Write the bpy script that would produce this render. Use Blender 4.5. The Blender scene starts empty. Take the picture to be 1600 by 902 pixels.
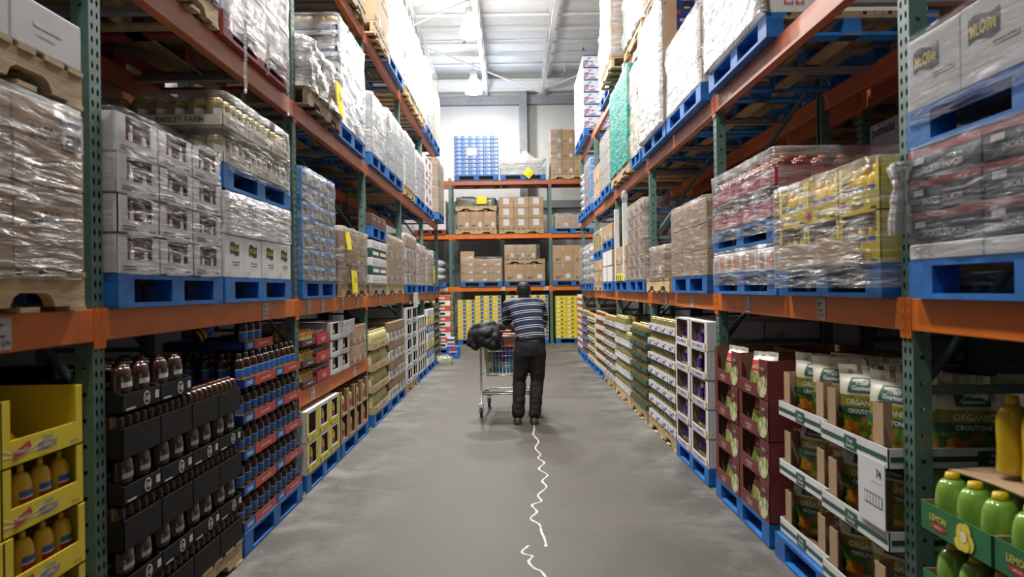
import bpy, math, random, re
from mathutils import Vector, Matrix, noise
PI = math.pi
sc = bpy.context.scene
COL = sc.collection
RND = random.Random(7)
# ------------------------------------------------------------------ camera
H = 1.5606; XL = 1.6408; XR = 1.5567; F = 1215.81
def make_camera():
    yaw, pitch, roll = -.0008, -.0002, -.0136
    cy, sy, cp, sp = math.cos(yaw), math.sin(yaw), math.cos(pitch), math.sin(pitch)
    fw = Vector((sy*cp, cy*cp, -sp)); r = Vector((cy, -sy, 0)); u = r.cross(fw)
    c, s = math.cos(roll), math.sin(roll)
    r2 = c*r + s*u; u2 = -s*r + c*u
    cam = bpy.data.cameras.new('camera'); o = bpy.data.objects.new('camera', cam); COL.objects.link(o)
    cam.sensor_width = 36; cam.lens = F/1600*36
    m = Matrix((r2, u2, -fw)).transposed().to_4x4(); m.translation = (0, 0, H); o.matrix_world = m
    cam.dof.use_dof = True; cam.dof.focus_distance = 9.3; cam.dof.aperture_fstop = 3.2
    cam.clip_start = .05; cam.clip_end = 200
    sc.camera = o
make_camera()
# ------------------------------------------------------------------ materials
MATS = {}
def C(h):
    h = h.lstrip('#'); v = [int(h[i:i+2], 16)/255 for i in (0, 2, 4)]
    return tuple(x/12.92 if x <= .04045 else ((x+.055)/1.055)**2.4 for x in v) + (1,)
def mat(name, col, rough=.6, metal=0., var=.06, nscale=6., namt=.12, bump=0., bscale=30., rnd=0., stretch=(1, 1, 1), emit=0., trans=0., spec=.5, coat=0.):
    if name in MATS: return MATS[name]
    m = bpy.data.materials.new(name); m.use_nodes = True
    nt = m.node_tree; N = nt.nodes; L = nt.links; b = N['Principled BSDF']
    col = C(col) if isinstance(col, str) else tuple(col[:3])+(1,)
    b.inputs['Roughness'].default_value = rough; b.inputs['Metallic'].default_value = metal
    b.inputs['Specular IOR Level'].default_value = spec
    if coat: b.inputs['Coat Weight'].default_value = coat
    if trans: b.inputs['Transmission Weight'].default_value = trans
    if emit:
        b.inputs['Emission Color'].default_value = col; b.inputs['Emission Strength'].default_value = emit
    tc = N.new('ShaderNodeTexCoord'); mp = N.new('ShaderNodeMapping'); mp.inputs['Scale'].default_value = stretch
    L.new(tc.outputs['Object'], mp.inputs['Vector'])
    nz = N.new('ShaderNodeTexNoise'); nz.inputs['Scale'].default_value = nscale; nz.inputs['Detail'].default_value = 4
    L.new(mp.outputs['Vector'], nz.inputs['Vector'])
    mr = N.new('ShaderNodeMapRange'); mr.inputs['From Min'].default_value = .3; mr.inputs['From Max'].default_value = .7
    mr.inputs['To Min'].default_value = 1-namt; mr.inputs['To Max'].default_value = 1+namt
    L.new(nz.outputs['Fac'], mr.inputs['Value'])
    val = mr.outputs['Result']
    if rnd:
        oi = N.new('ShaderNodeObjectInfo'); r2 = N.new('ShaderNodeMapRange')
        r2.inputs['To Min'].default_value = 1-rnd; r2.inputs['To Max'].default_value = 1+rnd
        L.new(oi.outputs['Random'], r2.inputs['Value'])
        mu = N.new('ShaderNodeMath'); mu.operation = 'MULTIPLY'
        L.new(val, mu.inputs[0]); L.new(r2.outputs['Result'], mu.inputs[1]); val = mu.outputs[0]
    vm = N.new('ShaderNodeVectorMath'); vm.operation = 'SCALE'; vm.inputs[0].default_value = col[:3]
    L.new(val, vm.inputs['Scale']); L.new(vm.outputs['Vector'], b.inputs['Base Color'])
    if bump:
        bz = N.new('ShaderNodeTexNoise'); bz.inputs['Scale'].default_value = bscale; bz.inputs['Detail'].default_value = 3
        L.new(mp.outputs['Vector'], bz.inputs['Vector'])
        bp = N.new('ShaderNodeBump'); bp.inputs['Strength'].default_value = bump; bp.inputs['Distance'].default_value = .01
        L.new(bz.outputs['Fac'], bp.inputs['Height']); L.new(bp.outputs['Normal'], b.inputs['Normal'])
    MATS[name] = m
    return m
def speckle(name, cols, scale=40., rough=.5, detail=True):
    """irregular patches of several printed colours (food photographs, labels)"""
    if name in MATS: return MATS[name]
    m = bpy.data.materials.new(name); m.use_nodes = True
    nt = m.node_tree; N = nt.nodes; L = nt.links; b = N['Principled BSDF']; b.inputs['Roughness'].default_value = rough
    tc = N.new('ShaderNodeTexCoord'); vo = N.new('ShaderNodeTexVoronoi'); vo.inputs['Scale'].default_value = scale
    nz = N.new('ShaderNodeTexNoise'); nz.inputs['Scale'].default_value = scale*.7; nz.inputs['Detail'].default_value = 3
    mx = N.new('ShaderNodeMix'); mx.data_type = 'VECTOR'; mx.inputs['Factor'].default_value = .06
    L.new(tc.outputs['Object'], nz.inputs['Vector']); L.new(tc.outputs['Object'], mx.inputs[4]); L.new(nz.outputs['Color'], mx.inputs[5])
    L.new(mx.outputs[1], vo.inputs['Vector'])
    sp = N.new('ShaderNodeSeparateColor'); L.new(vo.outputs['Color'], sp.inputs[0])
    cr = N.new('ShaderNodeValToRGB'); cr.color_ramp.interpolation = 'CONSTANT'
    n = len(cols)
    while len(cr.color_ramp.elements) < n: cr.color_ramp.elements.new(.5)
    for i, c in enumerate(cols):
        cr.color_ramp.elements[i].position = i/n; cr.color_ramp.elements[i].color = C(c)
    L.new(sp.outputs[0], cr.inputs['Fac']); L.new(cr.outputs['Color'], b.inputs['Base Color'])
    MATS[name] = m
    return m
def film(name, op, var=.25, tint=(.63, .64, .65), streak=(1.2, 1.2, 9.), bump=.8, rough=.16, spec=.9):
    """stretch film: clear plastic whose folds and layers turn milky"""
    if name in MATS: return MATS[name]
    m = bpy.data.materials.new(name); m.use_nodes = True
    nt = m.node_tree; N = nt.nodes; L = nt.links; b = N['Principled BSDF']; out = N['Material Output']
    b.inputs['Base Color'].default_value = (*tint, 1); b.inputs['Roughness'].default_value = rough
    b.inputs['Specular IOR Level'].default_value = spec
    tc = N.new('ShaderNodeTexCoord'); mp = N.new('ShaderNodeMapping'); mp.inputs['Scale'].default_value = streak
    mp.inputs['Rotation'].default_value = (.12, .1, .0)
    L.new(tc.outputs['Object'], mp.inputs['Vector'])
    nz = N.new('ShaderNodeTexNoise'); nz.inputs['Scale'].default_value = 2.6; nz.inputs['Detail'].default_value = 5; nz.inputs['Roughness'].default_value = .62
    L.new(mp.outputs['Vector'], nz.inputs['Vector'])
    mr = N.new('ShaderNodeMapRange'); mr.inputs['From Min'].default_value = .35; mr.inputs['From Max'].default_value = .68
    mr.inputs['To Min'].default_value = max(0, op-var); mr.inputs['To Max'].default_value = min(1, op+var)
    L.new(nz.outputs['Fac'], mr.inputs['Value'])
    lw = N.new('ShaderNodeLayerWeight'); lw.inputs['Blend'].default_value = .25
    mx = N.new('ShaderNodeMath'); mx.operation = 'MAXIMUM'
    fm = N.new('ShaderNodeMath'); fm.operation = 'MULTIPLY'; fm.inputs[1].default_value = .55
    L.new(lw.outputs['Fresnel'], fm.inputs[0]); L.new(fm.outputs[0], mx.inputs[1]); L.new(mr.outputs['Result'], mx.inputs[0])
    n2 = N.new('ShaderNodeTexNoise'); n2.inputs['Scale'].default_value = 4.5; n2.inputs['Detail'].default_value = 5; n2.inputs['Distortion'].default_value = .7
    L.new(mp.outputs['Vector'], n2.inputs['Vector'])
    bp = N.new('ShaderNodeBump'); bp.inputs['Strength'].default_value = bump; bp.inputs['Distance'].default_value = .03
    L.new(n2.outputs['Fac'], bp.inputs['Height']); L.new(bp.outputs['Normal'], b.inputs['Normal'])
    tr = N.new('ShaderNodeBsdfTransparent'); ms = N.new('ShaderNodeMixShader')
    L.new(mx.outputs[0], ms.inputs[0]); L.new(tr.outputs[0], ms.inputs[1]); L.new(b.outputs[0], ms.inputs[2])
    L.new(ms.outputs[0], out.inputs['Surface'])
    MATS[name] = m
    return m
def post_material():
    """green enamel, with the teardrop holes of the front face and the square holes of the side faces punched right through"""
    m = bpy.data.materials.new('green_post_enamel'); m.use_nodes = True
    nt = m.node_tree; N = nt.nodes; L = nt.links; b = N['Principled BSDF']; out = N['Material Output']
    b.inputs['Roughness'].default_value = .42
    tc = N.new('ShaderNodeTexCoord'); s = N.new('ShaderNodeSeparateXYZ'); L.new(tc.outputs['Object'], s.inputs[0])
    ge = N.new('ShaderNodeNewGeometry')
    nz = N.new('ShaderNodeTexNoise'); nz.inputs['Scale'].default_value = 14; nz.inputs['Detail'].default_value = 5; L.new(tc.outputs['Object'], nz.inputs['Vector'])
    cr = N.new('ShaderNodeValToRGB'); cr.color_ramp.elements[0].position = .3; cr.color_ramp.elements[0].color = (.085, .165, .14, 1)
    cr.color_ramp.elements[1].position = .75; cr.color_ramp.elements[1].color = (.13, .225, .195, 1)
    L.new(nz.outputs['Fac'], cr.inputs['Fac']); L.new(cr.outputs['Color'], b.inputs['Base Color'])
    def M(op, a, c=None):
        n = N.new('ShaderNodeMath'); n.operation = op
        for i, v in enumerate((a, c)):
            if v is None: continue
            if isinstance(v, (int, float)): n.inputs[i].default_value = v
            else: L.new(v, n.inputs[i])
        return n.outputs[0]
    # local x = along the front face (0..w), y = into the rack, z = up
    zz = M('SUBTRACT', M('MODULO', s.outputs['Z'], .0508), .0254)
    ax = M('ABSOLUTE', M('SUBTRACT', s.outputs['X'], .043))
    dx = M('DIVIDE', M('SUBTRACT', ax, .019), .0085); dz = M('DIVIDE', zz, .0145)
    front = M('LESS_THAN', M('ADD', M('MULTIPLY', dx, dx), M('MULTIPLY', dz, dz)), 1)
    front = M('MULTIPLY', front, M('LESS_THAN', s.outputs['Y'], .004))
    z2 = M('ABSOLUTE', M('SUBTRACT', M('MODULO', s.outputs['Z'], .1016), .0508))
    sd = M('MULTIPLY', M('LESS_THAN', z2, .008), M('LESS_THAN', M('ABSOLUTE', M('SUBTRACT', s.outputs['Y'], .035)), .008))
    sd = M('MULTIPLY', sd, M('GREATER_THAN', ax, .038))
    hole = M('MAXIMUM', front, sd)
    tr = N.new('ShaderNodeBsdfTransparent'); ms = N.new('ShaderNodeMixShader')
    L.new(hole, ms.inputs[0]); L.new(b.outputs[0], ms.inputs[1]); L.new(tr.outputs[0], ms.inputs[2]); L.new(ms.outputs[0], out.inputs['Surface'])
    return m
M_post = post_material()
M_steelgreen = mat('green_steel', (.1, .18, .155), .5)
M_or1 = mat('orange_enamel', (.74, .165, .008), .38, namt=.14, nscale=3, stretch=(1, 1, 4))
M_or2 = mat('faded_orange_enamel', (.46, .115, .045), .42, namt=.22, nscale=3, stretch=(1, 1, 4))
M_grey = mat('galvanised_steel', (.35, .36, .37), .4, .6)
M_tag = mat('price_tag_paper', (.62, .62, .64), .5, namt=.2, nscale=40)
M_ink = mat('black_ink', (.03, .03, .035), .6)
M_blue = mat('blue_pallet_paint', (.010, .14, .46), .55, namt=.3, nscale=9, rnd=.15, bump=.15)
M_wood = mat('pale_pallet_wood', (.50, .36, .20), .75, namt=.3, nscale=7, rnd=.2, stretch=(1, 6, 8), bump=.2)
M_dwood = mat('weathered_pallet_wood', (.27, .20, .13), .8, namt=.35, nscale=7, rnd=.2, stretch=(1, 6, 8), bump=.2)
M_red = mat('red_pallet_paint', (.26, .035, .035), .55, namt=.3, nscale=9, bump=.15)
M_brown = mat('brown_cardboard', (.43, .285, .165), .75, namt=.1, nscale=5, rnd=.12)
M_dbrown = mat('dark_brown_cardboard', (.25, .155, .085), .75, namt=.1, nscale=5, rnd=.1)  # darker copy of the brown card, shade put into its colour
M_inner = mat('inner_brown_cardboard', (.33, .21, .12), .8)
M_white = mat('white_cardboard', (.74, .74, .75), .55, namt=.05, rnd=.05)
M_greyw = mat('grey_white_cardboard', (.58, .59, .62), .55, namt=.08, rnd=.08)
M_cream = mat('cream_cardboard', (.72, .67, .5), .6, namt=.06)
M_tape = mat('clear_parcel_tape', (.55, .42, .28), .25)
M_black = mat('black_cardboard', (.012, .010, .009), .75, namt=.2, spec=.25)
M_yel = mat('yellow_cardboard', (.80, .62, .03), .5, namt=.06, rnd=.05)
M_yelp = mat('yellow_plastic', (.80, .52, .03), .3, namt=.05)
M_note = mat('yellow_note_paper', (.9, .75, .02), .6, namt=.03)
M_redp = mat('red_print', (.5, .03, .04), .45, namt=.1)
M_dred = mat('maroon_print', (.16, .022, .025), .5, namt=.15)
M_blup = mat('blue_print', (.03, .12, .5), .45, namt=.1)
M_dblu = mat('dark_blue_print', (.02, .045, .22), .45, namt=.1)
M_lblu = mat('light_blue_print', (.06, .30, .72), .4, namt=.15)
M_grn = mat('green_print', (.025, .16, .06), .5, namt=.15)
M_dgrn = mat('dark_green_print', (.02, .09, .055), .5, namt=.15)
M_wht = mat('white_print', (.82, .82, .8), .5)
M_gold = mat('gold_lid', (.6, .42, .13), .3, .7)
M_brownp = mat('dark_brown_print', (.1, .05, .035), .5)
M_glass_dark = mat('dark_syrup_bottle', (.045, .016, .009), .12, coat=.6, namt=.15)
M_choc = mat('chocolate_bottle_plastic', (.04, .017, .012), .22)
M_amber = mat('amber_syrup', (.12, .035, .01), .12)
M_olive = mat('olive_jar_contents', (.29, .22, .06), .15, namt=.35, nscale=45, coat=.5)
M_pick = mat('pickle_jar_contents', (.27, .235, .075), .15, namt=.4, nscale=50, coat=.5)
M_sauce = mat('red_sauce_jar', (.22, .045, .02), .15, namt=.3, nscale=30, coat=.5)
M_pale = mat('pale_yellow_bottle', (.70, .63, .30), .35, namt=.06)
M_lime = mat('lime_juice_bottle', (.22, .42, .06), .12, namt=.12, nscale=10, coat=.7)
M_capy = mat('yellow_cap_plastic', (.72, .5, .02), .35)
M_purple = speckle('purple_bag_print', ['#3b1463', '#5a2390', '#4a1b7a', '#e6dcea', '#35105c', '#6b3aa0'], 22, .3)
M_salad = speckle('salad_photo_print', ['#31561a', '#5b7f1e', '#8a5a1c', '#c98f2e', '#3f6b1a', '#7a9a2a', '#2a4312', '#a5571f'], 26, .3)
M_cauli = speckle('pale_green_salad_print', ['#a9b06a', '#d5d3a5', '#7d8a3f', '#e4e1c4', '#98a85a'], 30, .4)
M_bagol = mat('olive_bag_print', (.26, .25, .02), .3)
M_cream2 = mat('cream_bag_film', (.66, .64, .52), .35, bump=.25, bscale=12)
M_nuts = speckle('nut_photo_print', ['#8a7a58', '#a89a78', '#6c5a3c', '#cfc6b0', '#4d5c86', '#b0a488'], 16, .4)
M_food = speckle('food_photo_print', ['#b07a5a', '#c9c2b4', '#8e5a4c', '#d8d2c8', '#9a8f80', '#a8a4a0'], 10, .4)
M_water = speckle('bottled_water_print', ['#c8d0dc', '#8494b4', '#e4e8ee', '#a86a74', '#d0d6e0'], 14, .3)
M_bluecan = speckle('soda_case_print', ['#3468c0', '#5b90dc', '#c8d4e8', '#4a80d0', '#d8a880', '#6a9ce0'], 12, .35)
M_colwht = speckle('coloured_label_print', ['#d8d8d8', '#b8b8bc', '#c8c8cc', '#8a94a8', '#e0e0e0', '#7a8a5a'], 12, .4)
F15 = film('clear_stretch_film', .06, .2)
F30 = film('hazy_stretch_film', .24, .28)
F55 = film('milky_stretch_film', .5, .3)
F85 = film('white_stretch_film', .82, .18, (.57, .57, .57), (1.5, 1.5, 4.), 1.)
F_teal = film('teal_stretch_film', .95, .05, (.006, .27, .22), (1.2, 1.2, 5), .7, .5, .25)
F_dark = film('grey_stretch_film', .14, .2, (.5, .51, .55))
# ------------------------------------------------------------------ mesh builder
TXT = {}
def text_geo(s):
    if s in TXT: return TXT[s]
    cu = bpy.data.curves.new('t', 'FONT'); cu.body = s; cu.resolution_u = 2; cu.align_x = 'CENTER'; cu.offset = .012
    o = bpy.data.objects.new('t', cu)
    me = bpy.data.meshes.new_from_object(o)
    v = [tuple(x.co) for x in me.vertices]; f = [tuple(p.vertices) for p in me.polygons]
    xs = [p[0] for p in v]; ys = [p[1] for p in v]
    x0, x1, y0, y1 = min(xs), max(xs), min(ys), max(ys)
    v = [(p[0]-(x0+x1)/2, p[1]-(y0+y1)/2) for p in v]
    bpy.data.objects.remove(o); bpy.data.curves.remove(cu); bpy.data.meshes.remove(me)
    TXT[s] = (v, f, x1-x0, y1-y0)
    return TXT[s]
class MB:
    def __init__(s): s.v, s.f, s.m, s.sm, s.mats = [], [], [], [], []
    def mi(s, m):
        if m not in s.mats: s.mats.append(m)
        return s.mats.index(m)
    def add(s, verts, faces, m, smooth=False):
        b = len(s.v); s.v += [tuple(p) for p in verts]; k = s.mi(m)
        for f in faces: s.f.append(tuple(i+b for i in f)); s.m.append(k); s.sm.append(smooth)
    def box(s, x0, y0, z0, x1, y1, z1, m):
        s.add([(x0, y0, z0), (x1, y0, z0), (x1, y1, z0), (x0, y1, z0), (x0, y0, z1), (x1, y0, z1), (x1, y1, z1), (x0, y1, z1)],
              [(0, 3, 2, 1), (4, 5, 6, 7), (0, 1, 5, 4), (1, 2, 6, 5), (2, 3, 7, 6), (3, 0, 4, 7)], m)
    def cbox(s, x0, y0, z0, x1, y1, z1, m, c=.006, bulge=0.):
        """carton with softened edges and slightly bulging faces"""
        V = []; idx = {}
        for ax in range(3):
            for sg in (0, 1):
                for a in (0, 1):
                    for b in (0, 1):
                        p = [0, 0, 0]; lo = (x0, y0, z0); hi = (x1, y1, z1)
                        o = [(1, 2), (0, 2), (0, 1)][ax]
                        p[ax] = hi[ax] if sg else lo[ax]
                        p[o[0]] = hi[o[0]]-c if a else lo[o[0]]+c
                        p[o[1]] = hi[o[1]]-c if b else lo[o[1]]+c
                        idx[(ax, sg, a, b)] = len(V); V.append(p)
        cx, cy, cz = (x0+x1)/2, (y0+y1)/2, (z0+z1)/2
        faces = []
        for ax in range(3):
            for sg in (0, 1): faces.append([idx[(ax, sg, 0, 0)], idx[(ax, sg, 1, 0)], idx[(ax, sg, 1, 1)], idx[(ax, sg, 0, 1)]])
        def corner(ax, sx, sy, sz):
            t = (sx, sy, sz); o = [(1, 2), (0, 2), (0, 1)][ax]
            return idx[(ax, t[ax], t[o[0]], t[o[1]])]
        for sx in (0, 1):
            for sy in (0, 1):
                faces.append([corner(0, sx, sy, 0), corner(0, sx, sy, 1), corner(1, sx, sy, 1), corner(1, sx, sy, 0)])
                for sz in (0, 1): faces.append([corner(0, sx, sy, sz), corner(1, sx, sy, sz), corner(2, sx, sy, sz)])
            for sz in (0, 1):
                faces.append([corner(0, sx, 0, sz), corner(0, sx, 1, sz), corner(2, sx, 1, sz), corner(2, sx, 0, sz)])
        for sy in (0, 1):
            for sz in (0, 1): faces.append([corner(1, 0, sy, sz), corner(1, 1, sy, sz), corner(2, 1, sy, sz), corner(2, 0, sy, sz)])
        out = []
        cen = Vector((cx, cy, cz))
        for f in faces:
            P = [Vector(V[i]) for i in f]; n = (P[1]-P[0]).cross(P[2]-P[0]); mid = sum(P, Vector())/len(P)
            out.append(f if n.dot(mid-cen) > 0 else f[::-1])
        s.add(V, out, m)
    def lathe(s, prof, m, cx=0, cy=0, z0=0, seg=12, sx=1, sy=1, a0=0, a1=2*PI, cap=True, smooth=True):
        full = abs(a1-a0-2*PI) < 1e-6; n = seg if full else seg+1
        V = []; Fc = []
        for r, z in prof:
            for i in range(n):
                a = a0+(a1-a0)*i/seg; V.append((cx+r*sx*math.cos(a), cy+r*sy*math.sin(a), z0+z))
        for j in range(len(prof)-1):
            for i in range(seg):
                i2 = (i+1) % n if full else i+1
                Fc.append((j*n+i, j*n+i2, (j+1)*n+i2, (j+1)*n+i))
        if full and cap:
            Fc.append(tuple(range(n))[::-1]); Fc.append(tuple((len(prof)-1)*n+i for i in range(n)))
        s.add(V, Fc, m, smooth)
    def tube(s, pts, r, m, seg=6, closed=False):
        pts = [Vector(p) for p in pts]; V = []; Fc = []; n = len(pts)
        for i, p in enumerate(pts):
            if closed: t = pts[(i+1) % n]-pts[i-1]
            else: t = pts[min(i+1, n-1)]-pts[max(i-1, 0)]
            t.normalize(); a = Vector((0, 0, 1)) if abs(t.z) < .9 else Vector((1, 0, 0))
            u = t.cross(a).normalized(); w = t.cross(u)
            rr = r[i] if isinstance(r, (list, tuple)) else r
            for k in range(seg):
                g = 2*PI*k/seg; V.append(p+u*rr*math.cos(g)+w*rr*math.sin(g))
        for i in range(n if closed else n-1):
            j = (i+1) % n
            for k in range(seg): Fc.append((i*seg+k, i*seg+(k+1) % seg, j*seg+(k+1) % seg, j*seg+k))
        if not closed: Fc.append(tuple(range(seg))); Fc.append(tuple((n-1)*seg+k for k in range(seg))[::-1])
        s.add(V, Fc, m, True)
    def ball(s, c, r, m, seg=12, rings=8):
        prof = [(max(1e-4, math.sin(PI*j/rings)), -math.cos(PI*j/rings)) for j in range(rings+1)]
        b = len(s.v); s.lathe(prof, m, seg=seg, cap=False)
        for i in range(b, len(s.v)): p = s.v[i]; s.v[i] = (c[0]+p[0]*r[0], c[1]+p[1]*r[1], c[2]+p[2]*r[2])
    def poly(s, pts, m): s.add(pts, [tuple(range(len(pts)))], m)
    # decals on a plane: o origin, x / y directions
    def face(s, which, w, d, h, e=.0012):
        if which == 'F': return Vector((0, -e, 0)), Vector((1, 0, 0)), Vector((0, 0, 1))
        if which == 'L': return Vector((-e, d, 0)), Vector((0, -1, 0)), Vector((0, 0, 1))
        if which == 'R': return Vector((w+e, 0, 0)), Vector((0, 1, 0)), Vector((0, 0, 1))
        if which == 'T': return Vector((0, 0, h+e)), Vector((1, 0, 0)), Vector((0, 1, 0))
    def rect(s, fr, u0, v0, u1, v1, m, sh=0., e=0.):
        o, x, y = fr; n = x.cross(y); o = o+n*e
        s.poly([o+x*u0+y*v0, o+x*u1+y*(v0+sh), o+x*u1+y*(v1+sh), o+x*u0+y*v1], m)
    def oval(s, fr, u, v, ru, rv, m, n=16, e=0.):
        o, x, y = fr; o = o+x.cross(y)*e
        s.poly([o+x*(u+ru*math.cos(2*PI*i/n))+y*(v+rv*math.sin(2*PI*i/n)) for i in range(n)], m)
    def wave(s, fr, u0, v0, u1, v1, m, amp=.012, e=0.):
        o, x, y = fr; o = o+x.cross(y)*e; n = 10
        lo = [o+x*(u0+(u1-u0)*i/n)+y*(v0+amp*math.sin(2*PI*i/n)) for i in range(n+1)]
        hi = [o+x*(u0+(u1-u0)*i/n)+y*(v1+amp*math.sin(2*PI*i/n)) for i in range(n+1)]
        s.poly(lo+hi[::-1], m)
    def text(s, fr, t, u, v, h, m, maxw=None, e=.0012, bend=None, squeeze=1.):
        V, Fc, w0, h0 = text_geo(t); k = h/h0; kx = k*squeeze
        if maxw and w0*kx > maxw: kx = maxw/w0
        o, x, y = fr; n = x.cross(y)
        out = []
        for a, b in V:
            p = o+x*(u+a*kx)+y*(v+b*k)+n*e
            out.append(bend(p) if bend else p)
        s.add(out, Fc, m)
    def mesh(s, name):
        me = bpy.data.meshes.new(name); me.from_pydata(s.v, [], s.f)
        for m in s.mats: me.materials.append(m)
        me.polygons.foreach_set('material_index', s.m); me.polygons.foreach_set('use_smooth', s.sm); me.update()
        return me
# ------------------------------------------------------------------ objects
SEEN = {}
ORD = ['bottom', 'second', 'third', 'fourth', 'fifth', 'sixth', 'seventh', 'eighth', 'ninth', 'tenth', 'eleventh', 'twelfth', 'thirteenth', 'fourteenth', 'fifteenth']
NTH = ['first'] + ORD[1:]
def rowname(r, n): return 'top row' if r == n-1 and n > 1 else ORD[r]+' row'
def thing(name, label, cat, loc=(0, 0, 0), rz=0, me=None, group=None, rot=None, kind=None, scale=None):
    o = bpy.data.objects.new(name, me); COL.objects.link(o)
    o.location = loc; o.rotation_euler = rot or (0, 0, rz)
    if scale: o.scale = scale
    o['label'] = label; o['category'] = cat
    if group: o['group'] = group
    if kind: o['kind'] = kind
    k = label.lower()
    if k in SEEN and not (group and SEEN[k] == group): print('DUPLICATE LABEL', label)
    nw = len(re.findall(r"[A-Za-z0-9][A-Za-z0-9'-]*", label))
    if nw > 16 or nw < 4: print('LABEL LENGTH', nw, label)
    SEEN[k] = group
    return o
def part(name, me, parent, loc=(0, 0, 0), label=None, rot=None):
    o = bpy.data.objects.new(name, me); COL.objects.link(o); o.parent = parent; o.location = loc
    if rot: o.rotation_euler = rot
    if label: o['label'] = label
    return o
def struct(name, me, loc=(0, 0, 0)):
    o = bpy.data.objects.new(name, me); COL.objects.link(o); o.location = loc; o['kind'] = 'structure'
    return o
SIDE = {'L': 'left-side rack', 'R': 'right-side rack', 'F': 'end rack'}
LEVZ = {0: 0., 1: 1.503, 2: 3.0, 3: 4.5}
FLEV = {0: 0., 1: 1.624, 2: 3.105, 3: 4.624}
SHELF = {0: 'floor level', 1: 'first shelf', 2: 'second shelf', 3: 'third shelf'}
YF = 21.94
class Fr:
    """a load's own frame: x along the shelf front (0..w), y into the rack, z up from the shelf"""
    def __init__(s, side, a, b, lev, over=.05, z=None):
        s.side, s.lev, s.w = side, lev, b-a; s.y = a
        s.z = (FLEV if side == 'F' else LEVZ)[lev] if z is None else z
        if side == 'L': s.o = Vector((-XL+over, a, 0)); s.rz = PI/2
        elif side == 'R': s.o = Vector((XR-over, b, 0)); s.rz = -PI/2
        else: s.o = Vector((a, YF-over, 0)); s.rz = 0; s.y = YF
        s.c, s.s_ = math.cos(s.rz), math.sin(s.rz)
        s.where = SHELF[lev]+', '+SIDE[side]
    def P(s, x, y, z=0): return Vector((s.o.x+s.c*x-s.s_*y, s.o.y+s.s_*x+s.c*y, s.z+z))
    def near(s, c, n): return c if s.side != 'R' else n-1-c
CACHE = {}
def cached(key, fn):
    if key not in CACHE: CACHE[key] = fn()
    return CACHE[key]
# ---- pallets
def pallet_meshes(style):
    def mk():
        m = {'blue': M_blue, 'wood': M_wood, 'dark': M_dwood, 'red': M_red}[style]
        W, D = 1.2, 1.0; out = []
        a = MB()
        if style in ('blue', 'red'):
            for i in range(7): y = i*(D-.12)/6; a.box(0, y, .12, W, y+.12, .14, m if i in (0, 6) else M_dwood)
            for x in (0, .53, 1.06): a.box(x, .0, .1, x+.14, .1, .12, m); a.box(x, .1, .1, x+.14, D, .12, M_dwood)
            out.append(('deck', a.mesh('pallet_deck')))
            b = MB()
            for y in (0, .45, .9): b.box(0, y, 0, W, y+.1, .02, M_dwood if y == .45 else m)
            for x in (0, 1.1): b.box(x, .1, 0, x+.1, .9, .02, m)
            out.append(('bottom_boards', b.mesh('pallet_bottom')))
            c = MB(); c.box(0, 0, .02, .14, .1, .1, m); k = c.mesh('pallet_block')
            out += [('block', k, (x, y, 0)) for x in (0, .53, 1.06) for y in (0, .45, .9)]
        else:
            for i in range(9): x = i*(W-.09)/8; a.box(x, 0, .122, x+.09+.02*(i % 2), D, .14, m)
            out.append(('deck', a.mesh('pallet_deck')))
            b = MB()
            for i in range(5): x = i*(W-.1)/4; b.box(x, 0, 0, x+.1, D, .017, m)
            out.append(('bottom_boards', b.mesh('pallet_bottom')))
            c = MB()
            pts = [(0, .017), (.18, .017)]
            pts += [(.2, .05), (.23, .065), (.37, .065), (.4, .05), (.42, .017), (.78, .017), (.8, .05), (.83, .065), (.97, .065), (1., .05), (1.02, .017)]
            pts += [(1.2, .017), (1.2, .122), (0, .122)]
            n = len(pts)
            V = [(x, 0, z) for x, z in pts]+[(x, .04, z) for x, z in pts]
            c.add(V, [tuple(range(n)), tuple(range(n, 2*n))[::-1]]+[((i+1) % n, i, n+i, n+(i+1) % n) for i in range(n)], m)
            k = c.mesh('pallet_stringer')
            out += [('stringer', k, (0, 0.005, 0)), ('stringer', k, (0, .48, 0)), ('stringer', k, (0, .955, 0))]
        one = MB()
        for t in out:
            me = t[1]; off = Vector(t[2]) if len(t) > 2 else Vector()
            for mi, mm in enumerate(me.materials): one.add([v.co+off for v in me.vertices], [tuple(p.vertices) for p in me.polygons if p.material_index == mi], mm)
        return out, one.mesh('pallet')
    return cached(('pal', style), mk)
PALC = {'blue': 'blue', 'wood': 'pale wooden', 'dark': 'weathered wooden', 'red': 'red'}
def pallet(fr, style, what, x=0, y=0, z=0, d=1.0, where=None):
    out, one = pallet_meshes(style)
    lab = '%s pallet under the %s, %s' % (PALC[style], what, where or fr.where)
    far = fr.y > 11.5 or fr.side == 'F'
    o = thing(PALC[style].split()[-1]+'_pallet', lab, 'pallet', fr.P(x, y, z), fr.rz, one if far else None, scale=(fr.w/1.2, d, 1))
    if not far:
        for t in out: part(t[0], t[1], o, t[2] if len(t) > 2 else (0, 0, 0))
    fr.z += z+.141
    return o
def load(side, a, b, lev, style, what, over=.05, z=None, d=1.0):
    fr = Fr(side, a, b, lev, over, z)
    if style: pallet(fr, style, what, d=d)
    return fr
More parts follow.
